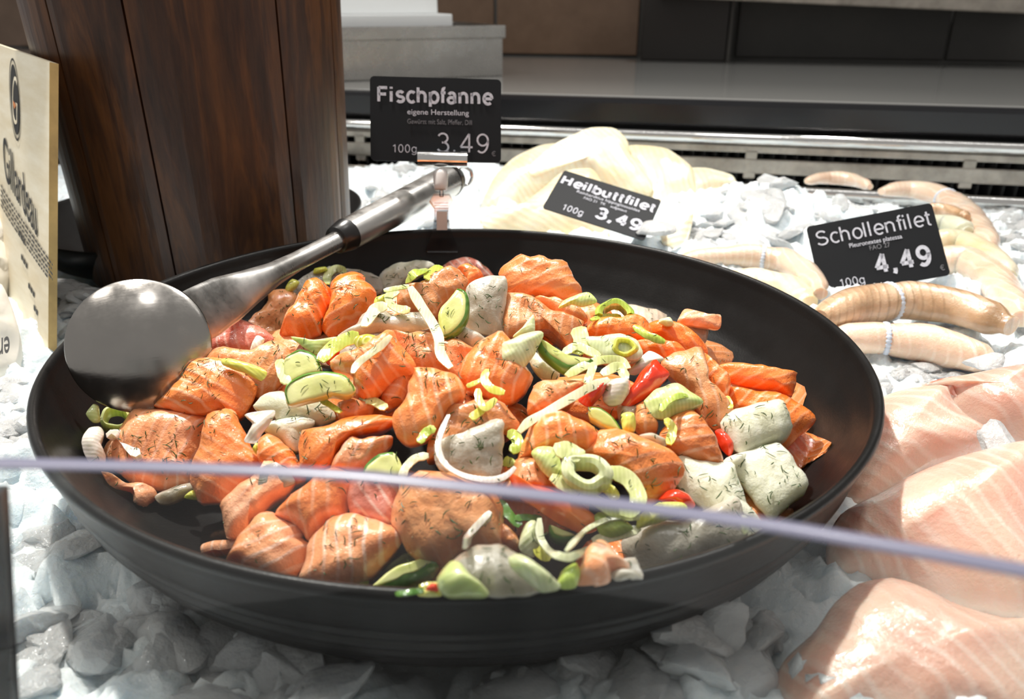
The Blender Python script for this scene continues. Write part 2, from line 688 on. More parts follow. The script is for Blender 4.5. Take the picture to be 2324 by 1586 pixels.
M['tile_brown'] = m_tile('brown_tile', (0.15, 0.09, 0.055), (0.23, 0.145, 0.095))
M['tile_grey'] = m_tile('dark_grey_tile', (0.040, 0.037, 0.033), (0.060, 0.055, 0.048))
M['grout'] = plain('grey_grout', (0.19, 0.185, 0.175), 0.8)
M['cabinet_black'] = plain('black_cabinet', (0.016, 0.013, 0.011), 0.35)
M['worktop'] = plain('black_worktop_grey_sheen', (0.25, 0.25, 0.24), 0.08, bump=0.015, bscale=12)  # grey base paints the bright reflection onto the black top
M['counter'] = plain('black_counter_front', (0.010, 0.010, 0.012), 0.22)

# ================================================================== the counter behind
B0 = Vector((0.0, 0.74, 0.0))
BX = Vector((0.9717, -0.2359, 0.0)).normalized()
BN = Vector((0.2359, 0.9717, 0.0)).normalized()
BROT = Matrix((BX, BN, Vector((0, 0, 1)))).transposed().to_4x4()


def bk(s, d, z):
    return B0 + BX * s + BN * d + Vector((0, 0, z))


def bk_s(px, py, d):
    p = hit_plane(px, py, bk(0, d, 0), BN)
    q = p - B0
    return q.dot(BX), p.z


def back_box(name, s0, s1, d0, d1, z0, z1, mat, parent=None, bevel=0.001):
    bm = box_geo(s1 - s0, d1 - d0, z1 - z0, bevel)
    mw = BROT.copy()
    mw.translation = bk((s0 + s1) / 2, (d0 + d1) / 2, (z0 + z1) / 2)
    return bm_obj(name, bm, mat, parent, mw)


floor = back_box('floor', -2.5, 2.5, -2.2, 1.2, -0.92, -0.90, M['tile_grey'])
tag(floor, 'dark shop floor far below the counter', kind='structure')

# case that holds the ice
case = empty('display_case', (0.0, 0.2, -0.90))
tag(case, 'black display case holding the ice bed, polished worktop along its back', 'display case')
back_box('base_cabinet', -1.3, 1.3, -1.02, 0.76, -0.90, -0.02, M['counter'], case)
back_box('worktop', -1.5, 1.5, 0.012, 0.76, 0.118, 0.141, M['worktop'], case, 0.004)
back_box('counter_lip', -1.5, 1.5, 0.0, 0.03, 0.104, 0.1395, M['counter'], case, 0.006)
back_box('gap_shade_panel', -1.5, 1.5, 0.034, 0.05, -0.02, 0.118, M['void'], case)  # near-black sheet standing in for the shade in the gap behind the grille

grille = empty('air_grille', bk(0.2, 0, 0.0))
tag(grille, 'steel air grille with chrome rail and dark fins below the worktop', 'grille')
pts = [bk(-1.4 + 0.1 * i, -0.012, 0.0955) for i in range(29)]
keep_parent(obj('chrome_rail', make_mesh('chrome_rail', *tube_geo(pts, 0.0075, 18)), M['chrome']), grille)
back_box('upper_bar', -1.4, 1.4, -0.008, -0.002, 0.0775, 0.0865, M['steel_dull'], grille, 0.0015)
back_box('lower_bar', -1.4, 1.4, -0.010, -0.002, 0.0515, 0.0705, M['steel_dull'], grille, 0.002)
pts = [bk(-1.4 + 0.1 * i, -0.014, 0.030) for i in range(29)]
keep_parent(obj('bottom_rail', make_mesh('bottom_rail', *tube_geo(pts, 0.010, 18)), M['chrome']), grille)
for px in (820, 1262, 1705, 2205):
    s, z = bk_s(px, 350, -0.006)
    back_box('bracket', s - 0.0075, s + 0.0075, -0.009, 0.0, 0.045, 0.080, M['steel_dull'], grille, 0.0015)
fin_bm = box_geo(0.0016, 0.024, 0.075, 0.0)
fin_me = bpy.data.meshes.new('fin')
fin_bm.to_mesh(fin_me)
fin_bm.free()
fin_me.materials.append(M['fin'])
for i in range(104):
    s = -0.62 + i * 0.0145
    mw = BROT.copy() @ Matrix.Rotation(math.radians(22), 4, 'Z')
    mw.translation = bk(s, 0.016, 0.0475)
    obj('fin', fin_me, None, grille, mw)

# wall with tiles
wall = back_box('wall_back', -2.2, 2.2, 0.775, 0.80, -0.90, 1.6, M['grout'])
tag(wall, kind='structure')


def tile(px0, px1, d, mat, z0, z1, py=90):
    s0, _ = bk_s(px0, py, d)
    s1, _ = bk_s(px1, py, d)
    return back_box('tile', s0, s1, d, 0.775, z0, z1, mat, wall, 0.002)


for (a, b, m_) in ((-420, 560, 'tile_brown'), (568, 1120, 'tile_brown'), (1128, 1447, 'tile_brown'),
                   (1453, 1660, 'tile_grey'), (1672, 2148, 'tile_grey'), (2156, 2660, 'tile_grey'), (2668, 3100, 'tile_grey')):
    tile(a, b, 0.765, M[m_], 0.145, 0.50)
    tile(a, b, 0.765, M[m_], 0.503, 0.86)

cab = empty('wall_cabinet', bk(0.3, 0.70, 0.141))
tag(cab, 'narrow black upright cabinet standing on the worktop against the tiled wall', 'cabinet')
s0, _ = bk_s(1456, 80, 0.68)
s1, _ = bk_s(1652, 80, 0.68)
back_box('body', s0, s1, 0.68, 0.764, 0.1412, 0.62, M['cabinet_black'], cab, 0.003)
back_box('side_strip', s1 + 0.0006, s1 + 0.008, 0.675, 0.764, 0.1412, 0.62, M['tile_grey'], cab, 0.001)

sh = empty('wall_shelf', bk(0.7, 0.70, 0.26))
tag(sh, 'pale stained steel shelf edge along the top right of the tiled wall', 'shelf')
a_, za = bk_s(1490, -6, 0.60)
b_, zb = bk_s(2420, 36, 0.60)
bm = box_geo(b_ - a_, 0.16, 0.05, 0.003)
mw = BROT.copy() @ Matrix.Rotation(math.atan2(za - zb, b_ - a_), 4, 'Y')
mw.translation = bk((a_ + b_) / 2, 0.68, (za + zb) / 2 + 0.025)
bm_obj('shelf_board', bm, M['steel_dull'], sh, mw)

# steel tray with white paper on the worktop
TZ = 0.1415
tr_c = hit_z(1141, 172, TZ)
tr_x = (tr_c - hit_z(790, 184, TZ)).normalized()
tr_y = Vector((-tr_x.y, tr_x.x, 0))
TROT = Matrix((tr_x, tr_y, Vector((0, 0, 1)))).transposed().to_4x4()
tray = empty('steel_tray', tr_c)
tag(tray, 'shallow stainless steel tray on the black worktop behind the wooden bucket', 'tray')


def tray_box(name, s0, s1, d0, d1, z0, z1, mat, parent=None, bevel=0.001):
    bm = box_geo(s1 - s0, d1 - d0, z1 - z0, bevel)
    mw = TROT.copy()
    mw.translation = tr_c + tr_x * ((s0 + s1) / 2) + tr_y * ((d0 + d1) / 2) + Vector((0, 0, (z0 + z1) / 2 - TZ))
    return bm_obj(name, bm, mat, parent, mw)


TL, TD, TH_ = 0.44, 0.26, 0.2185
tray_box('bottom', -TL, 0, 0, TD, TZ, TZ + 0.002, M['steel'], tray, 0.0005)
tray_box('front_wall', -TL, 0, 0, 0.003, TZ, TH_, M['steel'], tray)
tray_box('back_wall', -TL, 0, TD - 0.003, TD, TZ, TH_, M['steel'], tray)
tray_box('side_wall', -TL, -TL + 0.003, 0.003, TD - 0.003, TZ, TH_, M['steel'], tray)
tray_box('side_wall', -0.003, 0, 0.003, TD - 0.003, TZ, TH_, M['steel'], tray)
tray_box('rolled_rim', -TL - 0.004, 0.004, -0.005, 0.002, TH_ - 0.019, TH_ + 0.001, M['steel'], tray, 0.002)
tray_box('rolled_rim', -0.002, 0.004, 0.003, TD, TH_ - 0.008, TH_ + 0.001, M['steel'], tray, 0.001)
tray_box('rolled_rim', -TL - 0.004, -TL + 0.002, 0.003, TD, TH_ - 0.008, TH_ + 0.001, M['steel'], tray, 0.001)
sp = tray_box('paper_stack', -TL + 0.02, -0.078, 0.020, TD - 0.02, TZ + 0.0022, 0.236, M['sheet'], None, 0.002)
tag(sp, 'stack of white paper sheets standing up in the steel tray', 'paper')
sp2 = tray_box('paper_stack', -TL + 0.03, -0.092, 0.055, TD - 0.03, 0.2362, 0.272, M['sheet'], None, 0.002)
tag(sp2, 'smaller white paper pile on top of the sheets in the tray', 'paper')

# white box and steel pan seen at the far left behind the board
wb_c = hit_z(-60, 88, TZ)
wbx = empty('white_box', wb_c)
tag(wbx, 'white plastic box on the worktop at the far left behind the board', 'box')
mw = BROT.copy()
mw.translation = wb_c + Vector((0, 0.02, 0.024))
bm_obj('box_body', box_geo(0.22, 0.16, 0.046, 0.006, segs=3), M['sheet'], wbx, mw, True)
mw = BROT.copy()
mw.translation = wb_c + Vector((0, 0.02, 0.050))
bm_obj('lid', box_geo(0.228, 0.168, 0.006, 0.003), M['sheet'], wbx, mw, True)
pan = obj('steel_pan', make_mesh('steel_pan', *lathe([(0.0, 0.0), (0.055, 0.0), (0.062, 0.006), (0.066, 0.035), (0.069, 0.036), (0.069, 0.038), (0.064, 0.037), (0.060, 0.008), (0.0, 0.003)], 48)), M['steel'])
pan.location = wb_c + Vector((0.0, 0.03, 0.0535))
tag(pan, 'round steel pan standing on the white box at the far left', 'pan')

# ================================================================== ice bed
OUT_PROF = [(0.0, 0.027), (0.11, 0.028), (0.15, 0.034), (0.175, 0.049), (0.19, 0.072), (0.2, 0.10)]
DISH_C, DISH_R = Vector((-0.262, 0.335)), 0.145


def sstep(a, b, x):
    t = np.clip((x - a) / (b - a), 0, 1)
    return t * t * (3 - 2 * t)


def ice_base(x, y):
    x = np.asarray(x, float)
    y = np.asarray(y, float)
    h = 0.047 + 0.034 * np.exp(-((x - 0.285) ** 2 / (2 * 0.085 ** 2) + (y - 0.405) ** 2 / (2 * 0.08 ** 2)))
    h += 0.012 * np.exp(-((x - 0.52) ** 2 + (y - 0.25) ** 2) / (2 * 0.09 ** 2))
    h += 0.010 * np.exp(-((x + 0.30) ** 2 + (y - 0.18) ** 2) / (2 * 0.06 ** 2))
    h -= 0.026 * sstep(0.40, 0.56, y) * sstep(0.20, 0.42, x)
    h += 0.004 * np.sin(11 * x + 2) * np.sin(9 * y + 1)
    return h


rng = np.random.default_rng(5)


def plates(X, Y, cell, amp, tilt, seed):
    r = np.random.default_rng(seed)
    K = 256
    jx, jy, hh, tx, ty = (r.random((K, K)) for _ in range(5))
    gx, gy = X / cell, Y / cell
    ix, iy = np.floor(gx).astype(int), np.floor(gy).astype(int)
    best = np.full(X.shape, 1e9)
    sec = np.full(X.shape, 1e9)
    res = np.zeros(X.shape)
    for a in (-1, 0, 1):
        for b in (-1, 0, 1):
            cx, cy = ix + a, iy + b
            kx, ky = cx % K, cy % K
            dx = gx - (cx + jx[kx, ky])
            dy = gy - (cy + jy[kx, ky])
            d = np.hypot(dx, dy * 1.1)
            val = amp * (hh[kx, ky] - 0.5) + tilt * cell * ((tx[kx, ky] - 0.5) * dx + (ty[kx, ky] - 0.5) * dy)
            up = d < best
            sec = np.where(up, best, np.minimum(sec, d))
            res = np.where(up, val, res)
            best = np.where(up, d, best)
    edge = np.clip((sec - best) / 0.18, 0, 1)
    return res - amp * 0.35 * (1 - edge) ** 2


STEP = 0.0034
xs = np.arange(-0.80, 1.00, STEP)
ys = np.arange(-0.245, 0.735, STEP)
X, Y = np.meshgrid(xs, ys, indexing='ij')
WX = X + 0.004 * np.sin(Y * 170 + X * 60)
WY = Y + 0.004 * np.sin(X * 150 - Y * 40)
Hh = ice_base(X, Y) + plates(WX + 5, WY + 5, 0.030, 0.013, 0.75, 1) + plates(WX + 7, WY + 3, 0.012, 0.004, 0.8, 2)
Hh += 0.0007 * np.random.default_rng(3).normal(size=X.shape)
Rr = np.hypot(X, Y)
lim = np.interp(Rr, [p[0] for p in OUT_PROF], [p[1] for p in OUT_PROF]) - 0.0035
Hh = np.where(Rr < 0.2, np.minimum(Hh, lim), Hh)
inside = np.hypot(X - DISH_C.x, Y - DISH_C.y) < DISH_R - 0.003
Hh = np.where(inside, np.minimum(Hh, 0.040), Hh)
Hh = np.where(np.hypot(X + 0.223, Y - 0.277) < 0.115, np.minimum(Hh, 0.046), Hh)
dback = (X - B0.x) * BN.x + (Y - B0.y) * BN.y
nx, ny = X.shape
V = np.stack([X, Y, Hh], -1).reshape(-1, 3)
idx = np.arange(nx * ny).reshape(nx, ny)
F = np.stack([idx[:-1, :-1], idx[1:, :-1], idx[1:, 1:], idx[:-1, 1:]], -1).reshape(-1, 4)
keep = (dback[:-1, :-1].reshape(-1) < -0.018)
F = F[keep]
me = bpy.data.meshes.new('ice_bed')
me.vertices.add(len(V))
me.vertices.foreach_set('co', V.reshape(-1))
me.loops.add(F.size)
me.loops.foreach_set('vertex_index', F.reshape(-1))
me.polygons.add(len(F))
me.polygons.foreach_set('loop_start', np.arange(0, F.size, 4))
me.polygons.foreach_set('loop_total', np.full(len(F), 4))
me.polygons.foreach_set('use_smooth', np.ones(len(F), bool))
me.update(calc_edges=True)
me.validate()
ice = obj('ice_bed', me, M['ice_bed'])
tag(ice, 'bed of crushed ice filling the display case around the fish and the bowl', 'ice', kind='stuff')


def ice_at(x, y):
    i = min(max(int((x - xs[0]) / STEP), 0), nx - 1)
    j = min(max(int((y - ys[0]) / STEP), 0), ny - 1)
    return float(Hh[i, j])


def ice_surf(x, y):
    return float(ice_base(x, y))


# ================================================================== the black bowl
BOWL_T = math.radians(1.08)
IN_PROF = [(0.0, -0.066), (0.10, -0.065), (0.14, -0.060), (0.165, -0.049), (0.18, -0.034), (0.19, -0.017), (0.1955, -0.0035)]
inr = np.array([p[0] for p in IN_PROF])
inz = np.array([p[1] for p in IN_PROF])


def bowl_in(x, y):
    r = math.hypot(x, y)
    return ZR + float(np.interp(r, inr, inz)) - x * math.sin(BOWL_T)


outer = [(0.0, -0.073), (0.06, -0.073), (0.11, -0.072)]
op_r = [0.11, 0.15, 0.1635, 0.175, 0.184, 0.1905, 0.1955, 0.1985]
op_z = [-0.072, -0.066, -0.060, -0.0515, -0.041, -0.029, -0.016, -0.006]
ss = np.linspace(0.02, 1, 90)
cum = np.linspace(0, 1, len(op_r))
for s in ss:
    r = float(np.interp(s, cum, op_r))
    z = float(np.interp(s, cum, op_z))
    rib = 0.0009 * math.sin(s * 2 * math.pi * 13) if 0.2 < s < 0.82 else 0.0
    outer.append((r + rib * 0.9, z - rib * 0.45))
rim = [(0.1997, -0.003), (0.2002, -0.0015), (0.2, 0.0), (0.1992, 0.0010), (0.198, 0.0014), (0.1966, 0.0008), (0.1957, -0.001)]
inner = []
for s in np.linspace(0, 1, 40):
    k = np.linspace(0, 1, len(IN_PROF))[::-1]
    inner.append((float(np.interp(s, np.linspace(0, 1, len(IN_PROF)), inr[::-1])), float(np.interp(s, np.linspace(0, 1, len(IN_PROF)), inz[::-1]))))
prof = outer + rim + inner
bowl = obj('serving_bowl', make_mesh('serving_bowl', *lathe(prof, 160)), M['bowl'])
bowl.location = (0, 0, ZR)
bowl.rotation_euler = (0, BOWL_T, 0)
tag(bowl, 'large round matt black bowl with fine outer grooves, full of cut fish', 'bowl')

# ================================================================== wooden bucket
BUC = Vector((-0.223, 0.277, 0.052))
bucket = empty('wooden_bucket', BUC)
tag(bucket, 'tall dark brown wooden stave bucket on the ice behind the black bowl', 'bucket')
RB0, RB1, BH = 0.106, 0.116, 0.275
edges = [-104, -70, -30, 0, 50, 82, 112, 142, 172, 202, 228, 256]


def stave(a0, a1):
    n = 8
    verts, faces = [], []
    zs = [0.0, 0.003, BH - 0.003, BH]
    for i in range(n + 1):
        a = math.radians(a0 + (a1 - a0) * i / n) - math.pi / 2
        e = 0.0011 if i in (0, n) else 0.0
        for k, z in enumerate(zs):
            r = RB0 + (RB1 - RB0) * z / BH - e - (0.0015 if k in (0, 3) else 0)
            verts.append((r * math.cos(a), r * math.sin(a), z))
        for k, z in enumerate(zs):
            r = RB0 + (RB1 - RB0) * z / BH - 0.013
            verts.append((r * math.cos(a), r * math.sin(a), z))
    for i in range(n):
        p, q = i * 8, (i + 1) * 8
        for k in range(3):
            faces.append((p + k, q + k, q + k + 1, p + k + 1))
            faces.append((p + 4 + k, p + 5 + k, q + 5 + k, q + 4 + k))
        faces.append((p, p + 4, q + 4, q))
        faces.append((p + 3, q + 3, q + 7, p + 7))
    for p in (0, n * 8):
        for k in range(3):
            faces.append((p + k, p + k + 1, p + 5 + k, p + 4 + k))
    return verts, faces


for i in range(len(edges)):
    a0 = edges[i]
    a1 = edges[i + 1] if i + 1 < len(edges) else edges[0] + 360
    o = obj('stave', make_mesh('stave', *stave(a0 + 0.4, a1 - 0.4), smooth=False), M['wood'], bucket)
    o.rotation_euler = (0, 0, 0)
obj('bottom', make_mesh('bottom', *lathe([(0.0, 0.006), (0.093, 0.006), (0.093, 0.018), (0.0, 0.018)], 48)), M['wood'], bucket)

dish = obj('black_dish', make_mesh('black_dish', *lathe([(0.0, -0.004), (0.10, -0.004), (0.13, 0.010), (0.145, 0.036), (0.1447, 0.038), (0.1435, 0.038), (0.142, 0.036), (0.127, 0.012), (0.10, 0.0), (0.0, 0.0)], 96)), M['bowl'])
dish.location = (DISH_C.x, DISH_C.y, 0.046)
tag(dish, 'black dish in the ice with the wooden bucket standing in it', 'dish')

# ================================================================== price cards


def text_geo(body, bold=0.0, res=6):
    cu = bpy.data.curves.new('txt', 'FONT')
    cu.body = body
    cu.size = 1.0
    cu.offset = bold
    cu.extrude = 0.004
    cu.resolution_u = res
    o = bpy.data.objects.new('txt', cu)
    COL.objects.link(o)
    dg = bpy.context.evaluated_depsgraph_get()
    me = bpy.data.meshes.new_from_object(o.evaluated_get(dg))
    bpy.data.objects.remove(o)
    bpy.data.curves.remove(cu)
    return me


def text_part(name, body, u0, u1, v0, v1, w, h, mat, parent, bold=0.0, zoff=0.0004):
    """lettering filling a box on the local XZ face of a card (v runs down)"""
    me = text_geo(body, bold)
    co = np.empty(len(me.vertices) * 3)
    me.vertices.foreach_get('co', co)
    co = co.reshape(-1, 3)
    mn_, mx_ = co.min(0), co.max(0)
    sx = (u1 - u0) * w / (mx_[0] - mn_[0])
    sy = (v1 - v0) * h / (mx_[1] - mn_[1])
    nx_ = (co[:, 0] - mn_[0]) * sx + (u0 - 0.5) * w
    nz_ = (co[:, 1] - mn_[1]) * sy + (0.5 - v1) * h
    ny_ = -zoff - (co[:, 2] - mn_[2]) * 0.02
    me.vertices.foreach_set('co', np.stack([nx_, ny_, nz_], -1).reshape(-1))
    me.update()
    me.name = name
    me.materials.clear()
    me.materials.append(mat)
    return obj(name, me, None, parent)


def arc(cx_, cy_, rx_, ry_, a0, a1, n=18):
    return [(cx_ + rx_ * math.cos(math.radians(a0 + (a1 - a0) * i / n)), cy_ + ry_ * math.sin(math.radians(a0 + (a1 - a0) * i / n))) for i in range(n + 1)]


# stroke skeletons of a plain grotesque: (strokes, advance)
GLYPH = {
    'F': ([[(0, 0), (0, .72)], [(0, .69), (.43, .69)], [(0, .37), (.37, .37)]], .55),
    'H': ([[(0, 0), (0, .72)], [(.47, 0), (.47, .72)], [(0, .38), (.47, .38)]], .67),
    'S': ([arc(.25, .535, .22, .165, 25, 270) + arc(.25, .19, .25, .18, 90, -155)], .65),
    'i': ([[(0, 0), (0, .52)], [(0, .64), (0, .74)]], .20),
    'l': ([[(0, 0), (0, .74)]], .20),
    'h': ([[(0, 0), (0, .74)], arc(.18, .33, .18, .18, 180, 0) + [(.36, 0)]], .54),
    'n': ([[(0, 0), (0, .53)], arc(.18, .33, .18, .18, 180, 0) + [(.36, 0)]], .54),
    'b': ([[(0, 0), (0, .74)], arc(.2, .26, .2, .26, 0, 360, 30)], 0.51),
    'p': ([[(0, -.2), (0, .52)], arc(.2, .26, .2, .26, 0, 360, 30)], 0.5),
    'a': ([arc(.19, .36, .16, .155, 155, 0) + [(.35, .12), (.37, 0)], arc(.17, .145, .17, .14, 0, 360, 26)], .53),
    'e': ([arc(.21, .26, .21, .26, 0, 312, 28), [(.0, .26), (.42, .26)]], 0.51),
    'c': ([arc(.21, .26, .21, .26, 48, 312, 26)], 0.46),
    's': ([arc(.18, .39, .155, .125, 25, 270) + arc(.18, .135, .175, .13, 90, -150)], .47),
    'o': ([arc(.21, .26, .21, .26, 0, 360, 30)], 0.51),
    'u': ([[(0, .52)] + arc(.18, .18, .18, .18, 180, 360), [(.36, .52), (.36, 0)]], .54),
    't': ([[(.06, .68)] + arc(.15, .1, .09, .1, 180, 285), [(-.04, .51), (.20, .51)]], .28),
    'f': ([[(.06, 0)] + arc(.16, .63, .1, .1, 180, 75), [(-.04, .51), (.20, .51)]], .25),
    'g': ([arc(.2, .26, .2, .25, 0, 360, 30), [(.4, .52)] + arc(.2, -.03, .2, .16, 0, -155)], .56),
    '0': ([arc(.21, .36, .2, .35, 0, 360, 32)], .58),
    '1': ([[(.22, 0), (.22, .72)], [(.22, .70), (.04, .56)]], .50),
    '3': ([arc(.2, .54, .18, .175, 155, -90) + arc(.2, .185, .21, .185, 90, -155)], .58),
    '4': ([[(.33, 0), (.33, .72)], [(.33, .72), (0, .2)], [(0, .2), (.46, .2)]], .60),
    '9': ([arc(.21, .49, .2, .22, 0, 360, 30), arc(.17, .40, .24, .40, 10, -125)], .58),
    ',': ([[(.02, .08), (.02, -.02), (-.03, -.13)]], .22),
}


def stroke_text(body, wgt):
    vs, fs = [], []
    x = 0.0
    for ch in body:
        strokes, adv = GLYPH[ch]
        for k, st in enumerate(strokes):
            pts = [Vector((x + p[0], p[1])) for p in st]
            closed = (pts[0] - pts[-1]).length < 1e-6
            b0 = len(vs)
            for i, p in enumerate(pts):
                if closed:
                    d0 = (p - pts[i - 1] if i > 0 else p - pts[-2]).normalized()
                    d1 = (pts[i + 1] - p if i < len(pts) - 1 else pts[1] - p).normalized()
                else:
                    d0 = (p - pts[i - 1]).normalized() if i > 0 and (p - pts[i - 1]).length > 1e-6 else (pts[min(i + 1, len(pts) - 1)] - p).normalized()
                    d1 = (pts[i + 1] - p).normalized() if i < len(pts) - 1 and (pts[i + 1] - p).length > 1e-6 else d0
                t = (d0 + d1).normalized() if (d0 + d1).length > 1e-6 else d0
                nn = Vector((-t.y, t.x)) * (wgt / 2) / max(0.6, t.dot(d1))
                vs += [(p.x + nn.x, p.y + nn.y), (p.x - nn.x, p.y - nn.y)]
            for i in range(len(pts) - 1):
                fs.append((b0 + 2 * i, b0 + 2 * i + 1, b0 + 2 * i + 3, b0 + 2 * i + 2))
        x += adv + wgt * 0.55
    return np.array(vs), fs


def stroke_part(name, body, u0, u1, v0, v1, w, h, mat, parent, wgt, zoff=0.0004):
    vs, fs = stroke_text(body, wgt)
    a, b = vs.min(0), vs.max(0)
    X_ = (u0 + (vs[:, 0] - a[0]) / (b[0] - a[0]) * (u1 - u0) - 0.5) * w
    Z_ = (0.5 - v1 + (vs[:, 1] - a[1]) / (b[1] - a[1]) * (v1 - v0)) * h
    me = bpy.data.meshes.new(name)
    me.from_pydata([(x, -zoff, z) for x, z in zip(X_, Z_)], [], fs)
    me.update()
    return obj(name, me, mat, parent)


def rounded_rect(w, h, r, t, n=6):
    pts = []
    for cx, cz, a0 in ((w / 2 - r, h / 2 - r, 0), (-w / 2 + r, h / 2 - r, 90), (-w / 2 + r, -h / 2 + r, 180), (w / 2 - r, -h / 2 + r, 270)):
        for i in range(n + 1):
            a = math.radians(a0 + 90 * i / n)
            pts.append((cx + r * math.cos(a), cz + r * math.sin(a)))
    k = len(pts)
    verts = [(x, 0, z) for x, z in pts] + [(x, t, z) for x, z in pts]
    faces = [tuple(range(k)), tuple(range(k, 2 * k))] + [(i, (i + 1) % k, k + (i + 1) % k, k + i) for i in range(k)]
    return verts, faces


CW, CH = 0.0944, 0.0597


def card(name, c, xa, za, label, lines):
    x = Vector(xa).normalized()
    z = Vector(za)
    y = z.cross(x).normalized()
    z = x.cross(y).normalized()
    mw = Matrix((x, y, z)).transposed().to_4x4()
    mw.translation = Vector(c)
    root = empty(name, mat=mw)
    tag(root, label, 'price card')
    plate = obj('card', make_mesh('card', *rounded_rect(CW, CH, 0.0032, 0.0009), smooth=False), M['card'], root)
    for (body, u0, u1, v0, v1, bold, m_) in lines:
        if bold >= 0.05:
            stroke_part('lettering', body, u0, u1, v0, v1, CW, CH, M[m_], plate, bold)
        else:
            text_part('lettering', body, u0, u1, v0, v1, CW, CH, M[m_], plate, bold)
    return root, mw


fisch, fmw = card('price_card', (-0.0321, 0.2119, 0.1784), (0.996, 0.084, -0.034), (0.004, 0.331, 0.944),
                  'black price card reading Fischpfanne clipped above the bowl rim',
                  [('Fischpfanne', .055, .94, .107, .345, .15, 'print'),
                   ('eigene Herstellung', .281, .751, .379, .462, .004, 'print'),
                   ('Gew\u00fcrzt mit Salz, Pfeffer, Dill', .281, .774, .495, .562, 0, 'print_dim'),
                   ('3,49', .507, .905, .65, .925, .07, 'print'),
                   ('100g', .17, .35, .80, .925, .08, 'print'),
                   ('\u20ac', .926, .958, .86, .92, 0, 'print_dim')])
heil, hmw = card('price_card', (0.1042, 0.3217, 0.0905), (0.926, -0.298, -0.231), (0.368, 0.845, 0.388),
                 'tilted black price card reading Heilbuttfilet lying on the cream fillets',
                 [('Heilbuttfilet', .03, .97, .12, .35, .165, 'print'),
                  ('Reinhardtius hippoglossoides', .22, .85, .375, .455, 0, 'print'),
                  ('FAO 21  TK    aufgetaut', .31, .74, .475, .55, 0, 'print'),
                  ('3,49', .485, .924, .585, .89, .16, 'print'),
                  ('100g', .175, .375, .77, .95, .09, 'print')])
scho, smw = card('price_card', (0.3086, 0.2188, 0.0785), (0.967, -0.107, 0.233), (-0.124, 0.601, 0.79),
                 'black price card reading Schollenfilet stuck between the rolled fillets',
                 [('Schollenfilet', .06, .96, .085, .305, .085, 'print'),
                  ('Pleuronextes platessa', .30, .715, .345, .425, .006, 'print'),
                  ('FAO 27', .45, .61, .425, .49, 0, 'print_dim'),
                  ('4,49', .454, .894, .545, .865, .155, 'print'),
                  ('100g', .165, .355, .80, .945, .08, 'print'),
                  ('\u20ac', .935, .968, .85, .925, 0, 'print_dim')])


def px_prism(name, pts, yplane, thick, mat, parent=None, smooth=False):
    ws = [hit_y(px, py, yplane) for px, py in pts]
    k = len(ws)
    verts = ws + [w + Vector((0, thick, 0)) for w in ws]
    faces = [tuple(range(k)), tuple(range(k, 2 * k))] + [(i, (i + 1) % k, k + (i + 1) % k, k + i) for i in range(k)]
    return verts, faces


clip = empty('sign_clip', hit_y(1003, 570, 0.186))
tag(clip, 'clear plastic clip on the back rim of the bowl holding a card', 'clip')


def clip_part(name, pts, y, t, mat):
    v, f = px_prism(name, pts, y, t, mat)
    o = obj(name, make_mesh(name, v, f, False), M[mat], clip)
    o.matrix_parent_inverse = clip.matrix_basis.inverted()
    return o


clip_part('front_jaw', [(984, 500), (1020, 500), (1024, 528), (1041, 564), (1038, 573), (970, 573), (967, 564), (981, 528)], 0.1845, 0.0018, 'clear')
clip_part('rear_jaw', [(985, 472), (1018, 472), (1020, 520), (984, 520)], 0.204, 0.0018, 'clear')
clip_part('clip_body', [(983, 444), (1019, 444), (1027, 458), (1018, 474), (1018, 505), (986, 505), (985, 474), (974, 458)], 0.186, 0.006, 'clear')
clip_part('spring_pad', [(991, 480), (1015, 480), (1015, 522), (991, 522)], 0.1835, 0.0012, 'white_plastic')
for k in range(4):
    clip_part('grip_rib', [(986, 460 + 6 * k), (1017, 460 + 6 * k), (1017, 462 + 6 * k), (986, 462 + 6 * k)], 0.1850, 0.001, 'clear')
p0, p1 = hit_y(1002, 446, 0.190), hit_y(1002, 428, 0.190)
o = obj('stem', make_mesh('stem', *tube_geo([p0, p1], 0.0016, 12)), M['clear'], clip)
o.matrix_parent_inverse = clip.matrix_basis.inverted()
p0, p1 = hit_y(1000, 432, 0.190), hit_y(1000, 384, 0.196)
pp = [p0.lerp(p1, t) for t in (0, .04, .3, .75, .93, 1.0)]
o = obj('swivel_joint', make_mesh('swivel_joint', *tube_geo(pp, [.0040, .0048, .0052, .0054, .0046, .0030], 16, up=Vector((0, 1, 0)))), M['white_plastic'], clip)
o.matrix_parent_inverse = clip.matrix_basis.inverted()
cx = fmw.to_3x3() @ Vector((1, 0, 0))
cc = hit_y(1004, 361, 0.199)
o = obj('card_holder', make_mesh('card_holder', *tube_geo([cc - cx * 0.0178, cc, cc + cx * 0.0178], 0.0056, 24)), M['chrome'], clip)
o.matrix_parent_inverse = clip.matrix_basis.inverted()

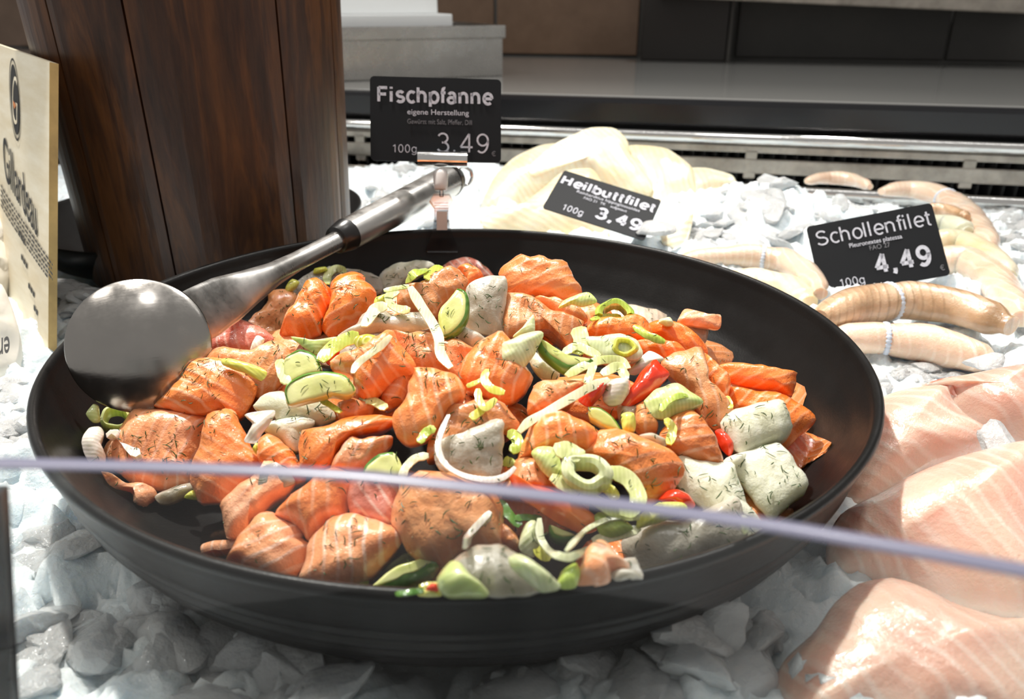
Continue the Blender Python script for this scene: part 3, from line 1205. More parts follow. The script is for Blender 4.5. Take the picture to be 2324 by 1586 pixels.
# ================================================================== ladle
lad_c = hit_z(318, 783, ZR + 0.010)
ladle = empty('ladle', lad_c)
tag(ladle, 'stainless steel ladle lying in the bowl, its handle over the back rim', 'ladle')
view = (CAM - lad_c).normalized()
nrm = (view * 0.95 + Vector((-0.06, -0.02, 0.12))).normalized()
lr = 153 / F_PX * (lad_c - CAM).dot(FW)
prof = [(0.0, lr * 0.235), (lr * 0.2, lr * 0.226), (lr * 0.42, lr * 0.198), (lr * 0.62, lr * 0.150), (lr * 0.8, lr * 0.086), (lr * 0.92, lr * 0.032),
        (lr * 0.985, lr * 0.0), (lr * 1.0, -lr * 0.012), (lr * 1.0, -lr * 0.035), (lr * 0.975, -lr * 0.03), (lr * 0.9, lr * 0.03), (lr * 0.78, lr * 0.066),
        (lr * 0.6, lr * 0.130), (lr * 0.4, lr * 0.174), (lr * 0.2, lr * 0.202), (0.0, lr * 0.212)]
prof = [(r_, z_ * 1.3) for r_, z_ in prof]
mw = frame(lad_c, nrm, Vector((1, 0, 0.2)))


o = obj('ladle_head', make_mesh('ladle_head', *lathe(prof, 72)), M['steel_head'], None, mw)
keep_parent(o, ladle)
# neck: flares out of the head
npx = [(398, 742), (425, 728), (455, 712), (490, 692), (540, 665), (600, 633), (680, 590), (775, 541)]
hw = [58, 62, 56, 40, 27, 22, 21, 22]
nys = [-0.022, -0.012, 0.000, 0.014, 0.034, 0.058, 0.092, 0.130]
pts = [hit_y(a, b, c) for (a, b), c in zip(npx, nys)]
pts = [p + Vector((0, 0, 0.0)) for p in pts]
dens = 5
cp = catmull(pts, 40)
rad = []
for i in range(40):
    q = i / 39 * (len(hw) - 1)
    w_ = float(np.interp(q, range(len(hw)), hw))
    rad.append(w_ / F_PX * (cp[i] - CAM).dot(FW))
verts, faces = [], []
n = 20
for i, p in enumerate(cp):
    t = (cp[min(i + 1, 39)] - cp[max(i - 1, 0)]).normalized()
    vdir = (CAM - p).normalized()
    s = t.cross(vdir).normalized()
    u = s.cross(t).normalized()
    fl = float(np.interp(i, [0, 6, 14, 22, 39], [0.05, 0.07, 0.22, 0.75, 0.95]))
    for j in range(n):
        a = 2 * math.pi * j / n
        verts.append(p + s * (rad[i] * math.cos(a)) + u * (rad[i] * fl * math.sin(a)))
for i in range(39):
    for j in range(n):
        j2 = (j + 1) % n
        faces.append((i * n + j, i * n + j2, (i + 1) * n + j2, (i + 1) * n + j))
faces.append(tuple(range(n)))
faces.append(tuple(39 * n + j for j in range(n)))
keep_parent(obj('neck', make_mesh('neck', verts, faces), M['steel_ladle']), ladle)


def seg(name, a, b, r0, r1, mat, par, n=28, rnd=0.0):
    ts = [0, 0.03, 0.97, 1] if rnd else [0, 1]
    pts = [a.lerp(b, t) for t in ts]
    rr = [r0 * (1 - rnd), r0, r1, r1 * (1 - rnd)] if rnd else [r0, r1]
    return keep_parent(obj(name, make_mesh(name, *tube_geo(pts, rr, n)), M[mat]), par)


def pr(px, p):
    return px / F_PX * (p - CAM).dot(FW)


hA, hB = hit_y(779, 537, 0.133), hit_y(1019, 411, 0.252)
h0 = hA.lerp(hB, 0.02)
handle = seg('handle', h0, hB, pr(37, h0), pr(36, hB), 'steel_ladle', ladle, rnd=0.03)
seg('collar', hA.lerp(hB, -0.055), hA.lerp(hB, 0.035), pr(31, hA), pr(38.5, hA), 'rubber', ladle, rnd=0.06)
hC = hA.lerp(hB, 1.055)
cap = seg('end_cap', hA.lerp(hB, 0.995), hC, pr(36.5, hB), pr(31, hC), 'rubber', ladle, rnd=0.05)
lp = catmull([hit_y(*q) for q in ((1028, 392, 0.258), (1050, 379, 0.262), (1068, 388, 0.264), (1071, 405, 0.264), (1062, 420, 0.262), (1038, 424, 0.258))], 28)
keep_parent(obj('hanging_loop', make_mesh('hanging_loop', *tube_geo(lp, pr(4.0, hC), 10)), M['chrome']), ladle)

# ================================================================== plywood sign board
bd = Vector((-0.66, 0.75, 0.035)).normalized()
e0, e1 = hit_z(110, 803, 0.046), None
top = hit_plane(113, 141, e0 + Vector((0.016, 0, 0)), Vector((1, 0, 0)))
eb = e0
et = top
eup = (et - eb)
EL = eup.length
eup = eup.normalized()
bw = bd
bn_ = bw.cross(eup).normalized()
if bn_.dot(CAM - eb) < 0:
    bn_ = -bn_
BWID = 0.33
board = empty('sign_board', eb)
tag(board, 'pale plywood board with black print leaning beside the wooden bucket', 'sign')
verts, faces = [], []
nu, nv = 4, 14
TH = 0.0046


def bpt(u, v, t=0.0):
    bow = 0.0
    return eb + bw * (u * BWID) + eup * (v * EL) + bn_ * (bow - t)


for i in range(nu + 1):
    for j in range(nv + 1):
        verts.append(bpt(i / nu, j / nv))
nf = len(verts)
for i in range(nu + 1):
    for j in range(nv + 1):
        verts.append(bpt(i / nu, j / nv, TH))
I = lambda i, j, k=0: k * nf + i * (nv + 1) + j
for i in range(nu):
    for j in range(nv):
        faces.append((I(i, j), I(i + 1, j), I(i + 1, j + 1), I(i, j + 1)))
        faces.append((I(i, j, 1), I(i, j + 1, 1), I(i + 1, j + 1, 1), I(i + 1, j, 1)))
for j in range(nv):
    faces.append((I(nu, j), I(nu, j + 1), I(nu, j + 1, 1), I(nu, j, 1)))
for i in range(nu):
    faces.append((I(i, 0), I(i, 0, 1), I(i + 1, 0, 1), I(i + 1, 0)))
    faces.append((I(i, nv), I(i + 1, nv), I(i + 1, nv, 1), I(i, nv, 1)))
for j in range(nv):
    faces.append((I(0, j), I(0, j, 1), I(0, j + 1, 1), I(0, j + 1)))
keep_parent(obj('panel', make_mesh('panel', verts, faces, False), M['board']), board)
ev, ef = [], []
for j in range(nv + 1):
    for (off, t) in ((0.0, -0.0002), (0.0, TH + 0.0002), (-0.0007, TH + 0.0002), (-0.0007, -0.0002)):
        ev.append(bpt(0, j / nv, t) + bw * off)
for j in range(nv):
    for k in range(4):
        ef.append((j * 4 + k, j * 4 + (k + 1) % 4, (j + 1) * 4 + (k + 1) % 4, (j + 1) * 4 + k))
keep_parent(obj('edge_veneer', make_mesh('edge_veneer', ev, ef, False), M['board_edge']), board)


def b_px(px, py, t=0.0):
    """point of the printed face seen at a photograph pixel"""
    p = hit_plane(px, py, eb, bn_)
    v = (p - eb).dot(eup) / EL
    return p + bn_ * (0.0004 * math.sin(v * math.pi) + 0.0003 + t)


def quad_text(name, body, tl, tr, br, bl, mat, bold=0.0):
    me = text_geo(body, bold)
    co = np.empty(len(me.vertices) * 3)
    me.vertices.foreach_get('co', co)
    co = co.reshape(-1, 3)
    a, b = co.min(0), co.max(0)
    out = []
    for q in co:
        fx = (q[0] - a[0]) / (b[0] - a[0])
        fy = (q[1] - a[1]) / (b[1] - a[1])
        x = (bl[0] * (1 - fx) + br[0] * fx) * (1 - fy) + (tl[0] * (1 - fx) + tr[0] * fx) * fy
        y = (bl[1] * (1 - fx) + br[1] * fx) * (1 - fy) + (tl[1] * (1 - fx) + tr[1] * fx) * fy
        out.append(tuple(b_px(x, y, 0.0002 * (q[2] - a[2]) / max(b[2] - a[2], 1e-6))))
    me.vertices.foreach_set('co', np.array(out).reshape(-1))
    me.update()
    me.materials.clear()
    me.materials.append(mat)
    return keep_parent(obj(name, me, None), board)


def print_poly(name, pts, mat, t=0.0, hole=None):
    vs = [b_px(x, y, t) for x, y in pts]
    if hole:
        n = len(vs)
        vs += [b_px(x, y, t) for x, y in hole]
        fs = [(i, (i + 1) % n, n + (i + 1) % n, n + i) for i in range(n)]
    else:
        fs = [tuple(range(len(vs)))]
    return keep_parent(obj(name, make_mesh(name, vs, fs, False), mat), board)


def ell(cx_, cy_, rx_, ry_, n=40, sh=0.06):
    return [(cx_ + rx_ * math.cos(2 * math.pi * i / n) + sh * ry_ * math.sin(2 * math.pi * i / n), cy_ + ry_ * math.sin(2 * math.pi * i / n) + 0.6 * rx_ * math.cos(2 * math.pi * i / n)) for i in range(n)]


quad_text('lettering', 'Gillardeau', (7, 302), (82, 440), (88, 540), (14, 405), M['ink'])
emb = print_poly('emblem', ell(35, 226, 9.5, 80), M['ink'])
print_poly('emblem_ring', ell(35, 226, 12.0, 94), M['ink'], 0, ell(35, 226, 11.2, 89))
el_ = quad_text('emblem_letter', 'G', (30, 168), (40, 178), (41, 286), (30, 276), M['board'], -0.02)
em_ = print_poly('emblem_mark', [(34, 228), (38, 234), (41, 240), (38, 248), (35, 240)], M['orange_ink'], 0.0009)
for q in (em_, el_):
    q.parent = emb
    q.matrix_parent_inverse = Matrix.Identity(4)
random.seed(3)
for r_ in range(5):
    f = 0.0
    vs, fs = [], []
    y0 = 425 + 11 * r_
    while f < 1.0 - 0.1 * (r_ == 4):
        w_ = random.uniform(0.02, 0.06)
        g = min(f + w_, 1.0)
        b0 = len(vs)
        for (ff, dy) in ((f, 0), (g, 0), (g, 5), (f, 5)):
            vs.append(b_px(4 + 118 * ff, y0 + 182 * ff ** 0.92 - 8 + dy))
        fs.append((b0, b0 + 1, b0 + 2, b0 + 3))
        f += w_ + 0.012
    keep_parent(obj('small_print', make_mesh('small_print', vs, fs, False), M['ink']), board)
for (x, y, n_) in ((44, 520, 3), (50, 575, 3), (66, 640, 3), (78, 690, 2)):
    for k in range(n_):
        print_poly('small_print', [(x + 5 * k, y + 9 * k), (x + 4 + 5 * k, y + 7 + 9 * k), (x + 4 + 5 * k, y + 19 + 9 * k), (x + 5 * k, y + 12 + 9 * k)], M['ink'])

# ================================================================== front glass
gp = catmull([hit_z(a, b, ZR + 0.080) for a, b in ((-900, 1072), (-400, 1056), (0, 1058), (400, 1067), (800, 1086), (1240, 1132), (1730, 1197), (2324, 1303), (2900, 1425))], 60)
pane = empty('glass_pane', (gp[30].x, gp[30].y, -0.02))
tag(pane, 'curved clear glass pane with polished top edge in front of the bowl', 'glass pane')
GT = 0.0034
vs, fs = [], []
for i, p in enumerate(gp):
    t = (gp[min(i + 1, 59)] - gp[max(i - 1, 0)]).normalized()
    nn = Vector((-t.y, t.x, 0))
    for z, off in ((-0.02, 0), (p.z - 0.0004, 0), (p.z - 0.0004, GT), (-0.02, GT)):
        vs.append(Vector((p.x, p.y, z)) + nn * off)
for i in range(59):
    for k in (0, 2):
        fs.append((i * 4 + k, (i + 1) * 4 + k, (i + 1) * 4 + k + 1, i * 4 + k + 1))
keep_parent(obj('pane', make_mesh('pane', vs, fs), M['glass']), pane)
vs, fs = [], []
for i, p in enumerate(gp):
    t = (gp[min(i + 1, 59)] - gp[max(i - 1, 0)]).normalized()
    nn = Vector((-t.y, t.x, 0))
    for z, off in ((p.z - 0.0006, -0.0001), (p.z, 0.0004), (p.z, GT - 0.0004), (p.z - 0.0006, GT + 0.0001)):
        vs.append(Vector((p.x, p.y, z)) + nn * off)
for i in range(59):
    for k in range(4):
        fs.append((i * 4 + k, (i + 1) * 4 + k, (i + 1) * 4 + (k + 1) % 4, i * 4 + (k + 1) % 4))
keep_parent(obj('polished_edge', make_mesh('polished_edge', vs, fs), M['glass_edge']), pane)
# dark seal strip at the end of the neighbouring pane
a = hit_y(-14, 1120, -0.252)
b = hit_y(14, 1600, -0.252)
d_ = (b - a).normalized()
s_ = Vector((1, 0, 0))
vs = []
for q in (a, b + d_ * 0.03):
    for dx, dy in ((-0.0022, 0), (0.0012, 0), (0.0012, 0.003), (-0.0022, 0.003)):
        vs.append(q + Vector((dx, dy, 0)))
fs = [(0, 1, 2, 3), (4, 5, 6, 7)] + [(k, (k + 1) % 4, 4 + (k + 1) % 4, 4 + k) for k in range(4)]
keep_parent(obj('seal_strip', make_mesh('seal_strip', vs, fs, False), M['rubber']), pane)


# ================================================================== makers for fish and vegetables
CROPS = {'5': (560, 560, 3.605), '6': (1100, 560, 2.905), '7': (180, 880, 3.228), '8': (850, 900, 2.324), '4': (0, 550, 2.266),
         'H': (1040, 260, 3.748), 'F': (1724, 800, 2.018), 'P': (0, 0, 1.0)}


def cpx(crop, pts):
    ox, oy, k = CROPS[crop]
    return [(ox + x / k, oy + y / k) for x, y in pts]


def mound(x, y):
    r = math.hypot(x - 0.004, y + 0.0)
    z = 0.014 - 0.050 * (r / 0.172) ** 2.2
    a = min(max((-x - 0.02) / 0.10, 0), 1) * min(max((-y - 0.03) / 0.09, 0), 1)
    z -= 0.016 * a
    return max(ZR + z, bowl_in(x, y) + 0.006) if r < 0.19 else bowl_in(x, y) + 0.006


def surf_normal(f, x, y, e=0.004):
    return Vector((-(f(x + e, y) - f(x - e, y)) / (2 * e), -(f(x, y + e) - f(x, y - e)) / (2 * e), 1)).normalized()


DILL = []
RNG = random.Random(11)


def in_bowl(w):
    """keep a vertex inside the bowl: slide it back towards the open side"""
    for _ in range(60):
        r = math.hypot(w.x, w.y)
        if (r < 0.1945 and w.z < bowl_in(w.x, w.y) + 0.0008) or (r >= 0.1945 and w.z < ZR + 0.002):
            if w.y > -0.06:
                w = w + (CAM - w).normalized() * 0.0015
            else:
                w = w + Vector((-w.x * 0.6 / max(r, 0.01), -w.y * 0.6 / max(r, 0.01), 0.8)) * 0.0012
        else:
            break
    return w


def slab_geo(name, crop, pts, T=0.018, dome=0.005, lift=0.0, surf=mound, w=0.55, wob=0.0016, N=44, down=0.25, pexp=2.6, shrink=0.86, clamp=True, rot=None,
             wfreq=55.0, seed=None):
    px = cpx(crop, pts)
    cxp = sum(p[0] for p in px) / len(px)
    cyp = sum(p[1] for p in px) / len(px)
    c = hit_surf(cxp, cyp, surf, lift)
    v = (CAM - c).normalized()
    nrm = (v * w + surf_normal(surf, c.x, c.y) * (1 - w)).normalized()
    e = -(v * (1 - down) + Vector((0, 0, 1)) * down).normalized()
    ol = [hit_plane(a, b, c, nrm) for a, b in px]
    ang = RNG.uniform(0, math.pi) if rot is None else rot
    mw = frame(c, nrm, Vector((math.cos(ang), math.sin(ang), 0.1)))
    inv = mw.inverted()
    loop = catmull([inv @ q for q in ol], N, True)
    if clamp:
        c0_ = Vector((0, 0, 0))
        for q in loop:
            c0_ += q / N
        s0_ = RNG.uniform(0, 90)
        loop = [c0_ + (q - c0_) * 1.045 for q in loop]
        ja = min(0.0011, T * 0.08)
        loop = [q + Vector((mn.noise(Vector((q.x * 170 + s0_, q.y * 170, 0))), mn.noise(Vector((q.x * 170, q.y * 170 + s0_, 5))), 0)) * ja for q in loop]
    el = (inv.to_3x3() @ e).normalized()
    sd = RNG.uniform(0, 50) if seed is None else seed
    cen = Vector((0, 0, 0))
    for q in loop:
        cen += q / N
    verts, faces = [], []
    tops = [1.0, 0.975, 0.92, 0.83, 0.7, 0.54, 0.36, 0.18]
    rings = []

    def nz(p):
        return mn.noise(Vector((p.x * wfreq + sd, p.y * wfreq, sd * 0.7))) + 0.6 * mn.noise(Vector((p.x * wfreq * 2.3, p.y * wfreq * 2.3 + sd, 3.0))) + 0.3 * mn.noise(Vector((p.x * wfreq * 5, p.y * wfreq * 5 + sd, 7.0)))

    for s in tops:
        ring = []
        for q in loop:
            p = cen + (q - cen) * s
            h = dome * (1 - s ** pexp) + wob * nz(p) * min(1.0, (1 - s) * 6 + 0.15)
            ring.append(len(verts))
            verts.append(Vector((p.x, p.y, h)))
        rings.append(ring)
    ctr = len(verts)
    verts.append(Vector((cen.x, cen.y, dome + wob * nz(cen))))
    bots = []
    for s, t in ((1.0, 0.2), (0.975, 0.5), (1 - (1 - shrink) * 0.8, 0.82), (shrink * 0.8, 1.0)):
        ring = []
        for q in loop:
            p = cen + (q - cen) * s
            p = p + el * (T * t)
            ring.append(len(verts))
            verts.append(Vector(p))
        bots.append(ring)
    cb = len(verts)
    verts.append(cen + el * T)
    for a, b in zip(rings[:-1], rings[1:]):
        for i in range(N):
            j = (i + 1) % N
            faces.append((a[i], a[j], b[j], b[i]))
    for i in range(N):
        faces.append((rings[-1][i], rings[-1][(i + 1) % N], ctr))
    prev = rings[0]
    for b in bots:
        for i in range(N):
            j = (i + 1) % N
            faces.append((prev[j], prev[i], b[i], b[j]))
        prev = b
    for i in range(N):
        faces.append((prev[(i + 1) % N], prev[i], cb))
    if clamp:
        verts = [inv @ in_bowl(mw @ q) for q in verts]
    return make_mesh(name, verts, faces, True, 75), mw, loop, el


def slab(name, crop, pts, mat, label, cat, group=None, dill=0.0, parent=None, **kw):
    me, mw, loop, el = slab_geo(name, crop, pts, **kw)
    o = obj(name, me, M[mat], None, mw)
    if parent is not None:
        keep_parent(o, parent)
    else:
        tag(o, label, cat, group)
    if dill:
        DILL.append((me, mw, dill))
    return o


def zucchini(crop, pts, skin, label, lift=0.010, spx=7.0, T=0.006, flip=False, **kw):
    """half-moon slice; skin = (first, last) index of the outline run that carries the green skin"""
    root_me, mw, loop, el = slab_geo('flesh', crop, pts, T=T, dome=0.0012, lift=lift, wob=0.0006, pexp=8, shrink=0.97, down=0.35, **kw)
    root = empty('zucchini_slice', mat=mw)
    tag(root, label, 'zucchini', 'zucchini slices in the bowl')
    obj('flesh', root_me, M['zuc_flesh'], root)
    DILL.append((root_me, mw, 0.5))
    px = cpx(crop, pts)
    k = len(px)
    a, b = skin
    n = (b - a) % k
    run = [px[(a + i) % k] for i in range(n + 1)]
    inv = mw.inverted()
    nrm = mw.to_3x3() @ Vector((0, 0, 1))
    c = mw.translation
    loc = catmull([inv @ hit_plane(x, y, c, nrm) for x, y in run], 22)
    cen = Vector((0, 0, 0))
    for q in loop:
        cen += q / len(loop)
    wd = spx / F_PX * (c - CAM).dot(FW)
    vs, fs = [], []
    m = len(loc)
    for i, q in enumerate(loc):
        t = (loc[min(i + 1, m - 1)] - loc[max(i - 1, 0)]).normalized()
        o_ = Vector((t.y, -t.x, 0))
        if o_.dot(q - cen) < 0:
            o_ = -o_
        g = math.sin(math.pi * (0.08 + 0.84 * i / (m - 1))) ** 0.5
        vs += [q - o_ * wd * 0.25 + Vector((0, 0, 0.0009)), q + o_ * wd * g * 0.5 + Vector((0, 0, 0.0004)), q + o_ * wd * g + el * T * 0.35,
               q + o_ * wd * g * 0.9 + el * T * 0.95, q - o_ * wd * 0.2 + el * T * 1.02]
    for i in range(m - 1):
        for j in range(5):
            fs.append((i * 5 + j, i * 5 + (j + 1) % 5, (i + 1) * 5 + (j + 1) % 5, (i + 1) * 5 + j))
    fs.append(tuple(range(5)))
    fs.append(tuple((m - 1) * 5 + j for j in range(5)))
    obj('skin', make_mesh('skin', vs, fs), M['zuc_skin'], root)
    return root


def ribbon(name, crop, path, width, mat, label, cat, group=None, lift=0.010, thick=0.0007, cup=0.06, dill=0.4, w=0.55, arch=0.0, ends=0.55, lifts=None, surf=mound):
    ox, oy, k = CROPS[crop]
    px = catmull([(x, y, 0) for x, y in cpx(crop, path)], 26)
    m = len(px)
    c3 = []
    for i, q in enumerate(px):
        lf = lift + arch * math.sin(math.pi * i / (m - 1))
        if lifts:
            lf = float(np.interp(i / (m - 1), np.linspace(0, 1, len(lifts)), lifts))
        c3.append(hit_surf(q.x, q.y, surf, lf))
    for _ in range(3):
        c3 = [c3[0]] + [(c3[i - 1] + c3[i] * 2 + c3[i + 1]) / 4 for i in range(1, m - 1)] + [c3[-1]]
    cen = c3[m // 2].copy()
    mw = Matrix.Translation(cen)
    S = 6
    vs, fs = [], []
    for i, p in enumerate(c3):
        t = (c3[min(i + 1, m - 1)] - c3[max(i - 1, 0)]).normalized()
        v = (CAM - p).normalized()
        nn = (v * w + Vector((0, 0, 1)) * (1 - w))
        tw = 0.55 * mn.noise(Vector((i * 0.10 + cen.x * 400, cen.y * 300, 0)))
        s = t.cross(nn).normalized()
        s = (Matrix.Rotation(tw, 3, t) @ s).normalized()
        u = s.cross(t).normalized()
        f = i / (m - 1)
        en = min(1.0, ends + (1 - ends) * min(f, 1 - f) * 8)
        hw_ = width / k / 2 / F_PX * (p - CAM).dot(FW) * en * (1 + 0.12 * mn.noise(Vector((i * 0.25, cen.x * 90, 0))))
        for side in (0, 1):
            for j in range(S + 1):
                g = (j / S) * 2 - 1
                q = p + s * (g * hw_) + u * (cup * hw_ * (1 - g * g)) - u * (thick * side)
                vs.append(q - cen)
    A = 2 * (S + 1)
    for i in range(m - 1):
        for j in range(S):
            fs.append((i * A + j, i * A + j + 1, (i + 1) * A + j + 1, (i + 1) * A + j))
            b = S + 1
            fs.append((i * A + b + j + 1, i * A + b + j, (i + 1) * A + b + j, (i + 1) * A + b + j + 1))
        for j in (0, S):
            fs.append((i * A + j, (i + 1) * A + j, (i + 1) * A + S + 1 + j, i * A + S + 1 + j))
    for i in (0, m - 1):
        for j in range(S):
            fs.append((i * A + j, i * A + j + 1, i * A + S + 2 + j, i * A + S + 1 + j))
    me = make_mesh(name, vs, fs)
    me.set_sharp_from_angle(angle=math.radians(45))
    o = obj(name, me, M[mat], None, mw)
    tag(o, label, cat, group)
    if dill:
        DILL.append((me, mw, dill))
    return o


def ring_piece(name, crop, cx, cy, rx, ry, mat, label, cat, group=None, lift=0.012, inner=0.7, T=0.007, tilt=0.0, w=0.75, arc=(0, 360), down=0.4, dill=0.4, parent=None):
    px = cpx(crop, [(cx, cy)])[0]
    k = CROPS[crop][2]
    c = hit_surf(px[0], px[1], mound, lift)
    v = (CAM - c).normalized()
    nrm = (v * w + Vector((0, 0, 1)) * (1 - w)).normalized()
    e = -(v * (1 - down) + Vector((0, 0, 1)) * down).normalized()
    mw = frame(c, nrm, Vector((1, 0, 0)))
    inv = mw.inverted()
    el = inv.to_3x3() @ e
    n = 48
    full = abs(arc[1] - arc[0]) >= 359
    cnt = n if full else n + 1
    vs, fs = [], []
    for i in range(cnt):
        a = math.radians(arc[0] + (arc[1] - arc[0]) * i / n)
        wv = 1 + 0.05 * math.sin(3 * a + cx) + 0.04 * math.sin(5 * a + cy)
        dx, dy = rx * math.cos(a) * wv, ry * math.sin(a) * wv
        tx = dx * math.cos(tilt) - dy * math.sin(tilt)
        ty = dx * math.sin(tilt) + dy * math.cos(tilt)
        q = inv @ hit_plane(px[0] + tx / k, px[1] + ty / k, c, nrm)
        z = 0.0008 * math.sin(2 * a + cx)
        o_, i_ = q, q * inner
        mid = q * ((1 + inner) / 2)
        for (p, h, d) in ((o_, z - 0.0004, 0.0), (mid, z + 0.0008, 0.0), (i_, z - 0.0004, 0.0), (i_ * 1.02, z, 0.9), (mid, z, 1.0), (o_ * 0.96, z, 0.95), (o_ * 1.0, z, 0.4)):
            vs.append(Vector((p.x, p.y, h)) + el * (T * d))
    K = 7
    for i in range(n):
        j = (i + 1) % cnt
        for q in range(K):
            fs.append((i * K + q, i * K + (q + 1) % K, j * K + (q + 1) % K, j * K + q))
    if not full:
        fs.append(tuple(range(K)))
        fs.append(tuple(n * K + q for q in range(K)))
    vs = [inv @ in_bowl(mw @ q) for q in vs]
    me = make_mesh(name, vs, fs)
    me.set_sharp_from_angle(angle=math.radians(50))
    o = obj(name, me, M[mat], None, mw)
    if parent is not None:
        keep_parent(o, parent)
    else:
        tag(o, label, cat, group)
    if dill:
        DILL.append((me, mw, dill))
    return o


GS = 'salmon pieces in the bowl'
GW = 'white fish pieces in the bowl'
GL = 'leek pieces in the bowl'
GO = 'shallot pieces in the bowl'
GP = 'red pepper pieces in the bowl'


def S(crop, pts, mat, label, lift=0.0, T=0.020, dome=0.006, dill=0.7, **kw):
    kw.setdefault('pexp', 4.2)
    kw.setdefault('wob', 0.0022)
    return slab('salmon_chunk', crop, pts, mat, label, 'salmon', GS, dill, lift=lift, T=T, dome=dome, **kw)


def Wf(crop, pts, mat, label, lift=0.0, T=0.015, dome=0.004, dill=0.9, **kw):
    return slab('white_fish_chunk', crop, pts, mat, label, 'white fish', GW, dill, lift=lift, T=T, dome=dome, **kw)


def L(crop, pts, mat, label, lift=0.010, T=0.004, dome=0.0025, dill=0.35, **kw):
    return slab('leek_piece', crop, pts, mat, label, 'leek', GL, dill, lift=lift, T=T, dome=dome, wob=0.0009, wfreq=90, **kw)


def LR(crop, path, width, mat, label, lift=0.011, **kw):
    return ribbon('leek_strip', crop, path, width, mat, label, 'leek', GL, lift, **kw)


# ================================================================== lower layer glimpsed in the gaps
lr_rng = random.Random(4)
spots = []
for r_, cnt, ph in ((0.03, 3, 0.3), (0.075, 8, 0.0), (0.120, 12, 0.2), (0.155, 15, 0.1)):
    for i in range(cnt):
        a = ph + 2 * math.pi * i / cnt
        x, y = 0.006 + r_ * math.cos(a), r_ * math.sin(a)
        if x < -0.045 and y < -0.075:
            continue
        if x < -0.115 and y > -0.01:
            continue
        if y > 0.115 or (x > 0.10 and y > 0.06):
            continue
        spots.append((x, y))
for k, (x, y) in enumerate(spots):
    n = 7
    pl = []
    z = max(mound(x, y) - 0.015, bowl_in(x, y) + 0.010)
    for i in range(n):
        a = 2 * math.pi * i / n + lr_rng.random()*0.3
        rr = lr_rng.uniform(0.020, 0.028)
        p = Vector((x + rr * math.cos(a), y + rr * math.sin(a), z))
        d = p - CAM
        dep = d.dot(FW)
        pl.append((W_PX / 2 + F_PX * d.dot(RT) / dep, H_PX / 2 - F_PX * d.dot(UP) / dep))
    white = k % 5 == 2
    slab('white_fish_chunk' if white else 'salmon_chunk', 'P', pl, 'fish_tan' if white else ('salmon_dull' if k % 2 else 'salmon'),
         'white fish piece in the lower layer, glimpsed between the upper pieces' if white else 'salmon piece in the lower layer, glimpsed between the upper pieces',
         'white fish' if white else 'salmon', 'lower layer of white fish' if white else 'lower layer of salmon', 0.35,
         lift=-0.015, T=0.016, dome=0.006, w=0.3, N=28)

# ================================================================== salmon on top
S('5', [(20, 600), (160, 470), (190, 370), (330, 355), (420, 420), (320, 700), (210, 740), (60, 640)], 'salmon_dull', 'dull salmon piece tucked under the ladle neck at the back left', -0.004)
S('5', [(270, 700), (380, 520), (440, 400), (520, 300), (620, 295), (680, 350), (690, 450), (660, 560), (600, 700), (480, 735), (370, 720)], 'salmon_deep',
  'left lobe of the two curled orange salmon pieces at the back left', 0.006, dome=0.011, wob=0.003)
S('5', [(620, 640), (660, 560), (690, 430), (690, 320), (760, 250), (860, 215), (950, 240), (965, 290), (1020, 340), (1050, 400), (1010, 500), (930, 600), (780, 690), (680, 730)], 'salmon_deep',
  'right lobe of the two curled orange salmon pieces at the back left', 0.005, dome=0.010, wob=0.003)
S('5', [(1250, 480), (1260, 350), (1400, 320), (1560, 220), (1680, 165), (1760, 230), (1800, 310), (1760, 360), (1640, 420), (1580, 480), (1540, 540), (1400, 510)], 'salmon_dull',
  'brownish marinated salmon piece above the round zucchini half', 0.006)
S('5', [(1600, 170), (1700, 105), (1860, 95), (2030, 250), (1900, 290), (1800, 230), (1700, 200)], 'salmon_pink', 'thin pink salmon edge at the very back below the clip', -0.002, T=0.012)
S('5', [(1720, 190), (1800, 155), (1880, 200), (1950, 260), (1870, 340), (1800, 360), (1780, 270)], 'salmon', 'small bright salmon corner in front of the pink edge', 0.002)
S('6', [(100, 170), (150, 120), (240, 55), (310, 75), (370, 65), (430, 95), (530, 100), (570, 190), (630, 280), (620, 310), (560, 350), (480, 370), (420, 345), (290, 330), (200, 300), (140, 290)], 'salmon',
  'large clean salmon block standing highest at the back of the pile', 0.010, T=0.028, dome=0.009, dill=0.05, w=0.7)
S('6', [(100, 470), (120, 330), (200, 310), (330, 350), (450, 430), (640, 490), (560, 650), (480, 600), (420, 540), (150, 590)], 'salmon_dull', 'brownish salmon slice below the highest salmon block', 0.002, wob=0.0025)
S('6', [(320, 350), (420, 345), (560, 380), (650, 420), (670, 500), (520, 470)], 'salmon_dull', 'small brownish salmon flap right of the highest block', 0.001)
S('6', [(670, 560), (740, 480), (880, 480), (980, 450), (1050, 480), (1100, 550), (1090, 620), (950, 620), (800, 600)], 'salmon_deep', 'glossy amber salmon piece below the thick green leek ring', 0.003)
S('6', [(1080, 510), (1180, 490), (1280, 520), (1400, 590), (1465, 660), (1450, 720), (1300, 700), (1180, 620), (1100, 580)], 'salmon_deep', 'smooth red-orange salmon piece at the right back edge', 0.000, dill=0.05)
S('6', [(1000, 620), (1100, 620), (1300, 670), (1330, 720), (1200, 750), (1050, 700)], 'salmon_deep', 'narrow bright orange salmon slab beside the leek cylinder', 0.004, T=0.012, dill=0.1)
S('6', [(1280, 480), (1330, 410), (1470, 440), (1555, 450), (1545, 530), (1470, 530), (1290, 500)], 'salmon_pale', 'small pale salmon stick lying apart against the right bowl wall', 0.010, T=0.008, dome=0.004, dill=0)
